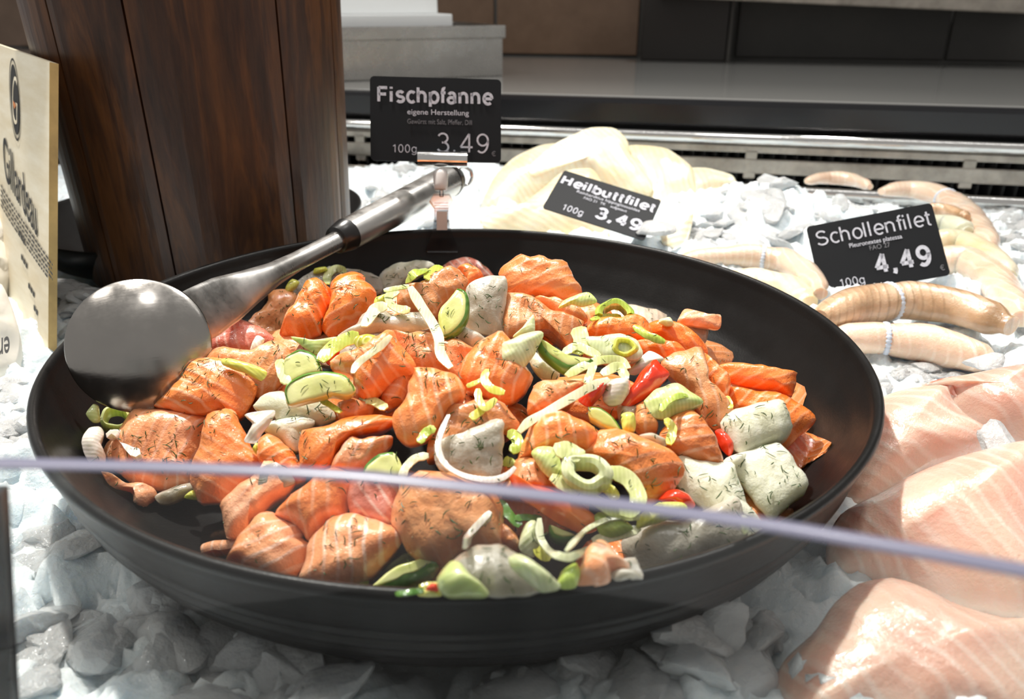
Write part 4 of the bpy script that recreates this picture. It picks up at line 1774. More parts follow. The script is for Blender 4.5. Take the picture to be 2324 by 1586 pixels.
S('6', [(1170, 790), (1240, 710), (1380, 675), (1440, 690), (1460, 800), (1480, 900), (1560, 980), (1640, 1090), (1540, 1205), (1440, 1130), (1360, 950), (1260, 870)], 'salmon_dull',
  'long amber salmon slice hanging down the right side', 0.006, dome=0.006)
S('6', [(1440, 700), (1520, 780), (1620, 870), (1600, 1000), (1560, 990), (1480, 900)], 'salmon', 'bright orange fold behind the long amber slice', 0.003, dill=0.1)
S('6', [(1550, 790), (1600, 765), (1750, 780), (2040, 830), (2045, 860), (2020, 975), (1900, 950), (1650, 900), (1600, 850)], 'salmon_deep', 'red-orange salmon bar pointing at the right wall, upper of two', 0.006, T=0.014, dill=0, wob=0.001)
S('6', [(1600, 950), (1640, 925), (1800, 955), (1940, 960), (2050, 1020), (2170, 1110), (2160, 1160), (2050, 1260), (1960, 1330), (1900, 1300), (1700, 1100), (1620, 1040)], 'salmon_deep',
  'red-orange salmon wedge behind the white fish cube at far right', 0.001, T=0.012, dill=0)
S('8', [(1510, 230), (1570, 100), (1650, 65), (1740, 130), (1790, 210), (1835, 350), (1700, 330), (1560, 290)], 'salmon', 'salmon block with fine white lines left of the white fish cube', 0.007, dill=0.25)
S('6', [(320, 930), (390, 880), (520, 880), (650, 900), (600, 990), (450, 1080), (330, 1100), (290, 1080)], 'salmon_dull', 'salmon cube with white fat seams below the curved zucchini', 0.004)
S('6', [(990, 1060), (1060, 1050), (1140, 1160), (1135, 1220), (1030, 1240), (990, 1180)], 'salmon_dull', 'small brown translucent salmon bit beside the yellow leek stub', 0.003, T=0.012)
S('8', [(760, 330), (800, 200), (870, 110), (960, 85), (1100, 130), (1180, 190), (1130, 290), (950, 290), (850, 310)], 'salmon', 'glossy salmon hump above the big leek knot', 0.008, dome=0.009)
S('8', [(1090, 290), (1180, 190), (1300, 180), (1450, 230), (1560, 290), (1630, 380), (1560, 500), (1440, 560), (1380, 500), (1260, 380)], 'salmon', 'broad salmon slab right of the big leek knot', 0.009, dome=0.007)
S('8', [(680, 500), (720, 400), (760, 330), (850, 330), (960, 450), (990, 520), (870, 510)], 'salmon_dull', 'salmon piece under the left of the big leek knot', 0.002)
S('5', [(700, 930), (780, 880), (950, 830), (1180, 680), (1240, 780), (1370, 960), (1350, 1030), (1230, 1060), (1100, 1180), (1060, 1240), (960, 1230), (890, 1180), (860, 1050), (720, 1000)], 'salmon',
  'large arched salmon slice under the yellow leek disc', 0.008, dome=0.008, wob=0.0022, rot=0.9)
S('5', [(1180, 700), (1300, 720), (1480, 700), (1700, 760), (1850, 830), (1770, 950), (1720, 1060), (1600, 1010), (1400, 1000), (1280, 860)], 'salmon_dull', 'dill-covered brownish salmon in the middle behind the upright slice', 0.001, dill=1.6, wob=0.003)
S('5', [(1740, 1060), (1760, 950), (1860, 830), (1960, 740), (2080, 700), (2150, 760), (2200, 850), (2250, 950), (2330, 1060), (2300, 1150), (2200, 1240), (2100, 1270), (1900, 1180), (1800, 1160)], 'salmon',
  'rounded salmon piece left of the pale cut leek half', 0.006, dome=0.009)
S('5', [(1200, 1420), (1240, 1330), (1310, 1200), (1350, 1080), (1380, 990), (1500, 1000), (1640, 1030), (1740, 1100), (1790, 1220), (1700, 1280), (1620, 1360), (1560, 1480), (1480, 1560), (1350, 1600), (1230, 1560)],
  'salmon', 'upright finely striped salmon slice in the centre of the bowl', 0.011, dome=0.007, rot=0.2)
S('5', [(1100, 1200), (1200, 1090), (1280, 1040), (1350, 1060), (1300, 1220), (1250, 1300), (1140, 1330)], 'salmon_dull', 'shaded salmon bit under the arched slice', -0.004, T=0.012)
S('5', [(740, 1290), (860, 1230), (1030, 1290), (1020, 1370), (900, 1430), (760, 1420)], 'salmon_dull', 'brown salmon bit below the front zucchini slice', -0.002, T=0.012)
S('7', [(1640, 320), (1840, 270), (2000, 210), (2200, 200), (2300, 230), (2290, 270), (2150, 330), (1980, 380), (1900, 450), (1850, 560), (1760, 630), (1650, 600), (1620, 480)], 'salmon_deep',
  'curved orange salmon strip left of the centre slice', 0.006, T=0.014)
S('7', [(1310, 420), (1380, 340), (1450, 370), (1550, 460), (1640, 600), (1650, 660), (1560, 700), (1500, 620), (1340, 540)], 'salmon', 'narrow salmon wedge below the bent shallot piece', 0.001)
S('7', [(830, 560), (890, 420), (920, 250), (960, 190), (1080, 155), (1140, 190), (1180, 280), (1250, 420), (1330, 520), (1350, 570), (1200, 680), (1060, 800), (1000, 830), (880, 820), (830, 680)], 'salmon',
  'tall triangular salmon piece at the left front', 0.004, dill=0.3, dome=0.007)
S('7', [(200, 590), (190, 440), (280, 340), (390, 170), (520, 150), (700, 170), (910, 220), (920, 260), (880, 420), (830, 560), (820, 680), (700, 730), (560, 740), (380, 700), (220, 650)], 'salmon_pale',
  'leftmost broad salmon piece with pale curved lines', 0.003, dome=0.009, dill=1.2)
S('7', [(170, 620), (230, 660), (330, 700), (420, 700), (530, 740), (560, 800), (480, 870), (400, 870), (380, 760), (280, 740), (200, 690)], 'salmon_pale', 'thin curled salmon trimming hanging below the leftmost piece', -0.002, T=0.008, dome=0.004, dill=0.2)
S('4', [(805, 830), (900, 730), (1000, 610), (1140, 600), (1300, 690), (1310, 770), (1280, 840), (1230, 900), (1190, 880), (1130, 850), (1050, 880), (950, 870), (870, 850)], 'salmon',
  'glossy salmon block beside the ladle head', 0.006, dill=1.0)
S('4', [(1030, 520), (1100, 390), (1160, 380), (1250, 400), (1330, 440), (1400, 480), (1380, 520), (1290, 570), (1140, 580), (1060, 580)], 'salmon_pink', 'pink ridged salmon piece where the ladle neck meets the food', 0.003, dill=0.1)
S('4', [(1060, 600), (1130, 540), (1300, 560), (1400, 510), (1470, 540), (1500, 620), (1470, 700), (1400, 760), (1310, 790), (1250, 690), (1140, 640)], 'salmon_dull', 'wet marinated salmon piece under the yellow leek scrap', 0.003)
S('7', [(1045, 860), (1100, 780), (1200, 690), (1330, 600), (1360, 530), (1440, 540), (1520, 610), (1580, 690), (1570, 720), (1400, 850), (1340, 900), (1260, 960), (1230, 1050), (1150, 1085), (1080, 1080), (1060, 980)],
  'salmon_pale', 'twisted salmon piece with a silvery skin patch at the front left', 0.003, dill=0.2, wob=0.003)
slab('salmon_skin', '7', [(1340, 590), (1440, 550), (1520, 615), (1575, 690), (1460, 740), (1330, 790), (1300, 720)], 'fish_grey', None, None, parent=bpy.data.objects[[o.name for o in bpy.data.objects if o.name.startswith('salmon_chunk')][-1]],
     lift=0.006, T=0.003, dome=0.002, wob=0.0008)
S('7', [(1450, 930), (1560, 790), (1700, 690), (1850, 600), (1970, 620), (1975, 800), (1950, 920), (1820, 1000), (1690, 1100), (1640, 1060), (1560, 980)], 'salmon', 'plump salmon piece in front of the curved strip', 0.003, dill=0.15, dome=0.009)
S('7', [(1970, 800), (1990, 680), (2200, 610), (2300, 640), (2330, 700), (2320, 990), (2200, 1000), (2060, 950), (1980, 900)], 'salmon_pink', 'small pink salmon piece left of the large front salmon', 0.002, dill=0.3)
tl = S('7', [(1100, 1240), (1180, 1090), (1260, 1010), (1330, 920), (1440, 930), (1560, 990), (1640, 1060), (1620, 1090), (1690, 1160), (1640, 1290), (1540, 1410), (1370, 1390), (1240, 1350), (1180, 1290)], 'salmon_pale',
       'pale salmon piece with a thin tail nearest the front left rim', 0.002, dill=0.15, dome=0.009)
ribbon('tail', '7', [(1230, 1110), (1150, 1130), (1070, 1150), (990, 1150), (930, 1165), (900, 1175)], 75, 'salmon_pale', None, None, lift=-0.004, thick=0.006, cup=0.5, dill=0.2, ends=0.9).parent = tl
t_ = [o for o in bpy.data.objects if o.name.startswith('tail')][-1]
t_.matrix_parent_inverse = tl.matrix_basis.inverted()
S('7', [(1610, 1440), (1650, 1300), (1700, 1120), (1800, 1000), (1960, 920), (2120, 960), (2324, 1030), (2360, 1110), (2250, 1260), (2130, 1370), (2000, 1430), (1860, 1480), (1700, 1460)], 'salmon_pale',
  'blocky salmon piece with dill above the bottom zucchini slice', 0.004, T=0.024, dome=0.010, dill=1.0)
S('8', [(95, 660), (110, 560), (180, 430), (320, 395), (480, 440), (640, 520), (670, 640), (660, 790), (560, 830), (470, 790), (380, 870), (240, 860), (180, 800), (120, 700)], 'salmon_dull',
  'large rounded salmon piece with a shallot stick on it at the front', 0.004, T=0.024, dome=0.012, dill=0.8)
S('8', [(660, 660), (720, 700), (770, 780), (760, 820), (690, 800), (650, 760)], 'salmon_dull', 'little salmon bit right of the large rounded front piece', -0.002, T=0.01)
S('8', [(1070, 1000), (1090, 880), (1140, 800), (1220, 780), (1290, 840), (1340, 900), (1250, 930), (1230, 980), (1150, 1010)], 'salmon_pale', 'pale salmon corner at the front rim left of the grey fish', 0.002, dill=0.3)
S('8', [(290, 330), (300, 200), (390, 50), (500, 30), (640, 20), (740, 110), (760, 170), (690, 210), (650, 140), (400, 260)], 'salmon_dull', 'salmon piece behind the triangular grey fish', 0.004)
S('7', [(1840, 600), (1900, 480), (1980, 370), (2080, 375), (2280, 350), (2290, 420), (2180, 500), (2090, 590), (1980, 640), (1880, 640)], 'salmon_pale', 'crumpled pale pinkish salmon bit above the yellow zucchini wedge', 0.002, wob=0.003, T=0.012)

# ================================================================== white fish
Wf('5', [(290, 540), (330, 380), (450, 260), (560, 200), (680, 170), (800, 180), (940, 200), (1080, 260), (1090, 370), (900, 420), (600, 420), (380, 580)], 'fish_grey', 'long grey translucent fish piece behind the curled salmon lobes', 0.001)
Wf('5', [(1085, 270), (1120, 200), (1260, 130), (1400, 115), (1500, 130), (1530, 160), (1400, 230), (1290, 300), (1230, 370), (1110, 390)], 'fish_white', 'creamy fish piece at the back under bright green leek', 0.003)
Wf('5', [(1760, 620), (1810, 480), (1800, 340), (1880, 280), (1960, 255), (2110, 250), (2120, 380), (2090, 560), (2100, 700), (1980, 710), (1900, 690)], 'fish_grey', 'upright grey fish piece left of the highest salmon block', 0.008, w=0.75)
Wf('5', [(1730, 700), (1780, 660), (1920, 720), (1960, 770), (1850, 830), (1760, 780)], 'fish_grey', 'small grey fish fold below the upright grey piece', 0.002, T=0.01)
Wf('5', [(760, 720), (900, 640), (950, 560), (1080, 490), (1200, 560), (1400, 540), (1480, 600), (1480, 660), (1330, 695), (1160, 690), (980, 710), (860, 725)], 'fish_grey', 'flat translucent fish strip left of the round zucchini half', 0.005, T=0.008)
Wf('5', [(60, 1290), (180, 1200), (320, 1200), (345, 1290), (500, 1240), (640, 1260), (730, 1400), (580, 1450), (440, 1420), (300, 1460), (210, 1370), (120, 1330)], 'fish_white', 'white fish cube under the front zucchini slice', 0.003)
Wf('7', [(1340, 270), (1480, 230), (1640, 200), (1720, 260), (1640, 320), (1640, 430), (1580, 460), (1500, 410), (1400, 330)], 'fish_white', 'ragged white fish piece below the white cube', 0.000)
Wf('7', [(560, 800), (620, 750), (800, 700), (830, 750), (740, 810), (650, 850), (590, 840)], 'fish_grey', 'small grey fish bit under the leftmost salmon', -0.004, T=0.008)
Wf('8', [(320, 250), (480, 190), (650, 120), (675, 150), (670, 300), (650, 440), (620, 470), (480, 430), (350, 380)], 'fish_grey', 'triangular grey-white fish piece circled by a shallot strip', 0.011, dome=0.003, w=0.7)
Wf('6', [(1250, 510), (1400, 500), (1475, 530), (1450, 630), (1350, 620)], 'fish_grey', 'grey fish bit under the small pale salmon stick', 0.001, T=0.01)
Wf('6', [(1560, 1160), (1640, 1080), (1800, 1040), (1940, 1010), (1975, 1040), (2000, 1120), (2025, 1190), (1980, 1250), (1850, 1300), (1700, 1360), (1620, 1290)], 'fish_white',
   'boxy white fish cube covered with dill at the far right', 0.012, T=0.022, dome=0.006, pexp=5, dill=0.9)
Wf('6', [(1580, 1420), (1660, 1370), (1800, 1330), (1920, 1290), (1980, 1340), (2060, 1450), (2140, 1560), (2000, 1700), (1900, 1790), (1800, 1700), (1700, 1560)], 'fish_white',
   'large white fish square below the boxy cube', 0.004, T=0.016, pexp=5, dill=0.8)
Wf('8', [(1590, 440), (1600, 320), (1700, 340), (1800, 350), (1890, 360), (1920, 440), (1960, 560), (2050, 690), (2000, 760), (1900, 700), (1700, 560)], 'fish_white', 'white flaky fish piece left of the large white square', 0.003, dill=1.0)
Wf('8', [(1310, 760), (1380, 700), (1480, 660), (1640, 640), (1790, 580), (1890, 520), (1920, 560), (1950, 680), (1950, 780), (1800, 860), (1600, 910), (1440, 920), (1350, 860)], 'fish_grey',
   'big glassy grey fish piece at the front right rim', 0.004, T=0.02, dome=0.008, dill=0.9)
Wf('8', [(1235, 940), (1300, 910), (1390, 930), (1420, 970), (1330, 985), (1250, 990)], 'fish_grey', 'small glassy fish scrap at the front rim by the pale salmon corner', 0.000, T=0.008)
Wf('8', [(400, 900), (480, 830), (560, 775), (680, 800), (760, 840), (840, 930), (880, 1020), (700, 1045), (480, 1045), (400, 1000)], 'fish_grey', 'pale grey fish piece at the front rim beside the leek half', 0.004, dome=0.007)
Wf('6', [(290, 740), (330, 690), (420, 770), (500, 810), (480, 870), (380, 860)], 'fish_white', 'white fish bit below the curved zucchini slice', 0.001, T=0.01)
Wf('6', [(870, 1060), (940, 1040), (1010, 1060), (1000, 1200), (900, 1160)], 'fish_tan', 'translucent fish scrap behind the yellow leek stub', 0.001, T=0.008)
Wf('6', [(1000, 1250), (1100, 1230), (1200, 1270), (1195, 1310), (1120, 1310)], 'fish_grey', 'thin clear fish scrap above the broad salmon slab', 0.008, T=0.005)
Wf('8', [(1830, 350), (1880, 310), (1960, 300), (1930, 370), (1870, 380)], 'fish_white', 'little white fish corner between cube and large square', 0.002, T=0.01)

# ================================================================== zucchini
zucchini('5', [(1570, 560), (1600, 490), (1660, 430), (1720, 350), (1780, 370), (1800, 440), (1790, 560), (1740, 650), (1660, 720), (1600, 735), (1575, 640)], (3, 9), 'round zucchini half with green skin on its right edge, at the back', 0.014, 8)
zucchini('5', [(330, 900), (440, 850), (560, 900), (610, 1020), (500, 1050), (400, 1100), (330, 1130), (310, 1000)], (0, 3), 'pale zucchini slice half hidden behind the front slice at left', 0.010, 6)
zucchini('5', [(320, 1180), (350, 1120), (480, 1050), (650, 1030), (800, 1060), (870, 1140), (880, 1180), (830, 1215), (700, 1210), (560, 1240), (440, 1270), (345, 1285)], (11, 6), 'elongated yellow zucchini slice lying over the white fish cube', 0.016, 6)
zucchini('8', [(-10, 1000), (60, 930), (180, 870), (300, 850), (310, 885), (200, 930), (60, 990), (0, 1010)], (3, 7), 'dark-skinned zucchini slice at the bottom front rim', 0.002, 22, T=0.008)
zucchini('6', [(355, 600), (420, 640), (500, 690), (600, 735), (705, 745), (690, 765), (600, 790), (540, 790), (450, 730), (380, 670)], (4, 10), 'curved crescent of zucchini with dark skin right of centre', 0.013, 14)
zucchini('6', [(690, 1060), (760, 1070), (840, 1130), (900, 1215), (820, 1200), (700, 1130)], (0, 3), 'small zucchini tip above the big leek knot', 0.010, 5)
zucchini('7', [(2090, 625), (2110, 570), (2200, 500), (2300, 480), (2370, 600), (2324, 660), (2150, 650)], (0, 3), 'yellow zucchini wedge with dark skin left of the grey fish triangle', 0.010, 9)
zucchini('8', [(925, 680), (960, 690), (1060, 735), (1000, 745), (945, 725)], (2, 5), 'sliver of dark zucchini inside the thin leek loop', 0.002, 9)
ribbon('zucchini_peel', '8', [(655, 545), (700, 610), (770, 680)], 55, 'zuc_skin', 'dark green zucchini peel under the large rounded salmon edge', 'zucchini', 'zucchini peels', 0.000)
ribbon('zucchini_peel', '8', [(740, 640), (800, 635), (880, 640)], 36, 'zuc_skin', 'narrow zucchini peel left of the thin leek loop', 'zucchini', 'zucchini peels', 0.001)
ribbon('zucchini_peel', '8', [(110, 1040), (180, 1030), (260, 1020)], 30, 'zuc_skin', 'zucchini peel scrap at the bottom front rim', 'zucchini', 'zucchini peels', 0.002)

# ================================================================== peppers
slab('pepper_piece', '8', [(710, 400), (760, 430), (850, 470), (940, 490), (1060, 550), (1170, 640), (1160, 700), (1070, 710), (960, 660), (860, 590), (760, 520)], 'pepper_orange',
     'orange-red pepper strip under the big leek knot', 'pepper', GP, 0.1, lift=0.008, T=0.006, dome=0.005)
slab('pepper_piece', '8', [(1500, 545), (1540, 500), (1600, 490), (1660, 520), (1690, 570), (1640, 590), (1560, 560)], 'pepper', 'round red pepper end beside the flaky white fish', 'pepper', GP, 0.05, lift=0.010, T=0.006, dome=0.005)
slab('pepper_piece', '6', [(900, 1010), (980, 900), (1060, 800), (1120, 745), (1165, 790), (1210, 840), (1160, 910), (1060, 1000), (950, 1050)], 'pepper', 'largest bright red pepper piece right of centre', 'pepper', GP, 0.05, lift=0.012, T=0.007, dome=0.005, wob=0.002)
slab('pepper_piece', '6', [(620, 1010), (720, 940), (800, 890), (790, 950), (700, 1050)], 'pepper', 'pointed red pepper tip left of the white shallot', 'pepper', GP, 0.05, lift=0.010, T=0.005, dome=0.004)
slab('pepper_piece', '8', [(270, 1015), (300, 985), (340, 990), (335, 1025), (290, 1030)], 'pepper', 'tiny red pepper scrap at the bottom front rim', 'pepper', GP, 0, lift=0.002, T=0.004, dome=0.002)
slab('pepper_piece', '6', [(1520, 1220), (1570, 1200), (1640, 1300), (1620, 1380), (1560, 1330)], 'pepper', 'red pepper bit under the boxy white fish cube', 'pepper', GP, 0, lift=0.001, T=0.005, dome=0.003)
slab('pepper_piece', '5', [(650, 930), (700, 880), (760, 850), (740, 900), (680, 960)], 'pepper', 'dark red pepper glimpse beside the green leek leaf', 'pepper', GP, 0, lift=0.001, T=0.005, dome=0.003)

# ================================================================== leek
L('5', [(545, 215), (560, 175), (640, 165), (660, 190), (600, 215)], 'leek_yellow', 'tiny yellow leek scrap on the grey fish at the back left', 0.007)
L('5', [(320, 330), (370, 265), (430, 290), (400, 340), (330, 380)], 'leek_yellow', 'small pale leek scrap on the left end of the grey fish', 0.007)
LR('5', [(660, 300), (660, 230), (720, 175), (790, 190), (760, 240)], 70, 'leek_pale', 'curled leek strip on top of the grey fish at the back left', 0.010)
LR('5', [(1300, 280), (1380, 210), (1480, 180)], 75, 'leek_green', 'bright green leek arch on the creamy back fish', 0.014, arch=0.004)
LR('5', [(1470, 260), (1520, 200), (1590, 155)], 80, 'leek_green', 'vivid green leek strip right of the bright arch', 0.014)
LR('5', [(1335, 325), (1400, 440), (1480, 560), (1540, 660), (1580, 760), (1570, 850), (1620, 930), (1670, 985)], 85, 'leek_white', 'long wavy white leek strip hanging down left of the zucchini half', 0.018)
LR('5', [(1330, 318), (1230, 335), (1120, 355)], 40, 'leek_pale', 'thin leek strip running left from the wavy strip', 0.016)
LR('5', [(1240, 360), (1160, 400), (1180, 470), (1260, 510), (1335, 515)], 75, 'leek_pale', 'hooked leek strip under the thin strip', 0.012)
LR('5', [(1150, 485), (1060, 500), (1000, 580), (960, 650)], 95, 'leek_white', 'bent translucent leek strip over the flat fish strip', 0.014)
L('5', [(1040, 470), (1060, 410), (1150, 385), (1130, 440), (1060, 500)], 'leek_yellow', 'yellowish leek bit right of the curled salmon lobes', 0.010)
L('5', [(370, 735), (540, 760), (740, 735), (700, 800), (580, 880), (470, 820)], 'leek_pale', 'flat pale leek leaf below the curled salmon lobes', 0.009)
LR('5', [(920, 725), (800, 760), (690, 830), (600, 930)], 120, 'leek_green', 'broad green leek leaf left of the yellow disc', 0.013)
dk = L('5', [(878, 780), (900, 735), (990, 715), (1080, 740), (1102, 775), (1070, 820), (990, 843), (910, 825)], 'leek_disc', 'oval yellow leek disc with rings on the arched salmon', 0.018, dill=0, T=0.004)
LR('5', [(1180, 725), (1100, 810), (1000, 880), (900, 960), (865, 1030)], 60, 'leek_white', 'straight translucent leek strip across the arched salmon', 0.020)
LR('5', [(920, 1240), (1040, 1260), (1140, 1320)], 85, 'leek_pale', 'leek piece in the hollow below the arched salmon', 0.002)
LR('5', [(600, 1245), (680, 1290), (770, 1350)], 50, 'leek_green', 'narrow green leek strip right of the white fish cube', 0.008)
LR('5', [(270, 920), (290, 1020), (330, 1120)], 90, 'leek_pale', 'light green leek leaf left of the two zucchini slices', 0.011)
LR('5', [(1970, 1000), (1940, 1080), (2000, 1160), (2110, 1190)], 70, 'leek_yellow', 'upper yellow-green leek curl on the rounded salmon', 0.016)
LR('5', [(1800, 1140), (1870, 1110), (1930, 1080)], 40, 'leek_yellow', 'small leek sliver left of the yellow-green curl', 0.015)
LR('5', [(1890, 1160), (1900, 1250), (1950, 1320), (2040, 1240)], 62, 'leek_yellow', 'lower yellow-green leek curl above the grey fish triangle', 0.017)
LR('5', [(1960, 1290), (1900, 1350), (1830, 1400)], 70, 'leek_yellow', 'yellow leek flap just above the grey fish triangle', 0.014)
LR('5', [(1410, 1600), (1460, 1520), (1540, 1475)], 75, 'leek_green', 'green leek strip left of the grey fish triangle', 0.012)
LR('8', [(700, 195), (745, 205), (755, 255), (720, 290)], 60, 'leek_green', 'upper green leek curl right of the grey fish triangle', 0.006)
LR('8', [(680, 335), (710, 345), (735, 330)], 55, 'leek_green', 'lower green leek bit right of the grey fish triangle', 0.004)
LR('8', [(140, 440), (165, 370), (220, 320), (285, 310)], 45, 'leek_white', 'white leek arc right of the yellow zucchini wedge', 0.010)
ribbon('shallot_strip', '8', [(390, 95), (350, 180), (330, 270), (370, 360), (480, 420), (620, 440), (700, 420), (742, 370)], 34, 'onion', 'long pinkish shallot strip looping round the grey fish triangle', 'shallot', GO, 0.019)
# back right group
L('6', [(490, 400), (530, 350), (620, 310), (690, 305), (735, 360), (640, 390), (560, 370)], 'leek_pale', 'crumpled pale leek leaf right of the highest salmon block', 0.010)
ring_piece('leek_ring', '6', 860, 430, 130, 85, 'leek_green', 'thick green half ring of leek at the back right', 'leek', GL, 0.010, 0.62, 0.009, 0.0, 0.35, (-185, 5))
LR('6', [(700, 480), (790, 455), (900, 460)], 36, 'leek_green', 'green leek edge under the thick half ring', 0.006)
LR('6', [(985, 520), (1070, 580), (1190, 625)], 55, 'leek_green', 'smooth green leek stick on the amber salmon', 0.014, cup=0.4)
cy_ = L('6', [(680, 600), (900, 575), (1000, 620), (1035, 690), (1000, 740), (800, 750), (720, 680)], 'leek_white', 'pale leek cylinder with a ringed cut end right of centre', 0.014, T=0.012, )
ring_piece('cut_end', '6', 925, 655, 85, 62, 'leek_yellow', None, None, None, 0.0175, 0.55, 0.002, 0.2, 0.7, parent=cy_, dill=0)
LR('6', [(610, 530), (640, 620), (600, 700)], 110, 'leek_pale', 'pale green leek leaf left of the leek cylinder', 0.011)
LR('6', [(520, 700), (600, 650), (680, 680), (760, 720)], 60, 'leek_pale', 'leek leaf lying across below the leek cylinder', 0.013)
L('6', [(95, 670), (110, 640), (280, 570), (360, 560), (380, 590), (310, 720), (250, 790), (180, 800), (100, 770)], 'leek_white', 'pale cut leek half with fine ribs left of the zucchini crescent', 0.015, T=0.009, dome=0.005)
L('6', [(190, 590), (250, 530), (320, 450), (330, 550), (280, 580)], 'leek_white', 'pointed white leek tip above the ribbed leek half', 0.010)
LR('6', [(540, 850), (640, 790), (760, 745), (900, 745), (950, 800)], 60, 'leek_pale', 'wide looping leek leaf above the red pepper', 0.013)
LR('6', [(770, 840), (880, 785), (935, 870)], 65, 'leek_pale', 'folded leek leaf just left of the largest pepper', 0.014)
LR('6', [(720, 760), (700, 830), (670, 900)], 55, 'leek_pale', 'short leek leaf hanging below the looping leaf', 0.014)
LR('6', [(820, 870), (700, 920), (560, 1000), (420, 1080), (290, 1150), (225, 1220)], 62, 'leek_white', 'long white leek leaf running diagonally below the pepper tip', 0.015)
slab('shallot_piece', '6', [(780, 1000), (800, 900), (870, 870), (950, 880), (950, 960), (900, 1030), (820, 1040)], 'onion', 'white shallot chunk between the two bright pepper pieces', 'shallot', GO, 0.2, lift=0.010, T=0.006, dome=0.004)
slab('shallot_piece', '6', [(950, 820), (1080, 690), (1180, 740), (1100, 780), (1000, 840)], 'onion', 'whitish shallot layer behind the largest pepper', 'shallot', GO, 0.1, lift=0.008, T=0.003, dome=0.003)
L('6', [(1060, 1010), (1140, 940), (1270, 905), (1370, 970), (1430, 1030), (1290, 1090), (1180, 1130), (1080, 1110)], 'leek_pale', 'rolled leek piece with a green core right of the largest pepper', 0.013, T=0.009, dome=0.004)
LR('6', [(1160, 1080), (1200, 1020), (1280, 980), (1340, 980)], 42, 'leek_green', 'green core strip on the rolled leek piece', 0.019)
L('6', [(900, 1105), (985, 1100), (990, 1210), (910, 1205)], 'leek_yellow', 'square yellow leek stub above the broad salmon slab', 0.012, T=0.008)
LR('6', [(1195, 1130), (1240, 1200), (1215, 1300)], 60, 'leek_yellow', 'translucent yellow leek slip left of the lined salmon block', 0.012)
LR('6', [(1590, 985), (1610, 1020), (1620, 1060)], 45, 'leek_yellow', 'small yellow leek bit at the far right behind the boxy fish', 0.008)
L('6', [(1150, 500), (1160, 475), (1220, 465), (1245, 510), (1200, 520)], 'leek_white', 'tiny white leek bit by the small pale salmon stick', 0.008)
# big knot
L('8', [(830, 300), (860, 270), (930, 265), (970, 310), (990, 410), (950, 440), (880, 385)], 'leek_pale', 'left leaf of the big leek knot', 0.014, T=0.005)
ring_piece('leek_ring', '8', 1115, 385, 140, 92, 'leek_white', 'big twisted white leek ring at the centre front', 'leek', GL, 0.024, 0.48, 0.010, 0.25, 0.65)
LR('8', [(950, 290), (1010, 275), (1060, 300), (1090, 330)], 90, 'leek_pale', 'leek fold rising from the left of the twisted ring', 0.024)
LR('8', [(1240, 385), (1340, 430), (1395, 520), (1370, 590), (1290, 600)], 90, 'leek_pale', 'wide green leek loop right of the twisted ring', 0.020)
LR('8', [(930, 420), (1040, 480), (1140, 530), (1270, 600), (1400, 630)], 75, 'leek_pale', 'long leek leaf sweeping right under the twisted ring', 0.015)
LR('8', [(1200, 470), (1240, 490), (1280, 540)], 60, 'leek_yellow', 'yellow leek core inside the wide loop', 0.014)
L('8', [(1160, 640), (1190, 610), (1260, 620), (1340, 670), (1360, 700), (1250, 740), (1190, 720)], 'leek_green', 'green leek slice below the wide leek loop', 0.010)
L('8', [(1390, 690), (1400, 630), (1500, 560), (1620, 560), (1650, 600), (1560, 640), (1470, 670)], 'leek_yellow', 'bright yellow leek slice above the glassy grey fish', 0.012)
LR('8', [(870, 640), (872, 740), (930, 820), (1030, 850), (1130, 790)], 42, 'leek_white', 'thin translucent leek loop at the front', 0.010)
LR('8', [(1010, 810), (1100, 710), (1220, 645), (1320, 632)], 30, 'leek_white', 'slim white leek strip crossing the thin loop', 0.014)
LR('8', [(850, 740), (870, 820), (930, 850)], 60, 'leek_yellow', 'yellow-green leek bit behind the thin loop', 0.004)
L('8', [(965, 990), (990, 920), (1060, 880), (1085, 930), (1060, 1000), (1000, 1010)], 'leek_green', 'green leek slice at the front rim left of the pale salmon corner', 0.004)
L('8', [(760, 780), (800, 670), (850, 660), (870, 780), (840, 840), (780, 820)], 'leek_white', 'translucent leek layer left of the thin loop', 0.004)
L('8', [(330, 960), (400, 870), (450, 880), (520, 960), (600, 1045), (400, 1045), (340, 1010)], 'leek_pale', 'broad leek half at the bottom front rim', 0.012, T=0.008, dome=0.005)
L('8', [(710, 850), (760, 830), (850, 880), (970, 980), (960, 1010), (880, 1020), (800, 960), (720, 890)], 'leek_white', 'thick creamy leek stick on the pale grey front fish', 0.014, T=0.007, dome=0.004)
LR('8', [(1150, 760), (1230, 740), (1320, 720), (1400, 690)], 55, 'leek_white', 'pale leek layer above the pale salmon corner', 0.008)
L('8', [(1940, 620), (1975, 640), (1975, 700), (1945, 720), (1925, 670)], 'leek_white', 'small pale leek scrap right of the glassy grey fish', 0.004)
# front left bits
L('7', [(1900, 1475), (2000, 1435), (2110, 1390), (2120, 1470), (2140, 1500), (1960, 1510)], 'leek_green', 'green leek slice left of the bottom zucchini slice', -0.006)
L('8', [(235, 1035), (290, 1025), (350, 1030), (350, 1055), (240, 1055)], 'leek_yellow', 'yellow leek scrap at the bottom rim by the leek half', 0.000)
ring_piece('leek_ring', '7', 270, 215, 118, 88, 'leek_pale', 'pale green leek ring on the leftmost salmon', 'leek', GL, 0.012, 0.62, 0.009, 0.1, 0.7)
L('7', [(50, 190), (100, 120), (140, 140), (150, 240), (100, 250)], 'leek_pale', 'small triangular leek flap left of the pale ring', 0.010)
slab('shallot_piece', '7', [(20, 400), (70, 300), (150, 290), (180, 330), (160, 420), (190, 480), (180, 560), (100, 570), (50, 500)], 'onion', 'white shallot piece at the far left of the food', 'shallot', GO, 0.4, lift=0.004, T=0.006, dome=0.004)
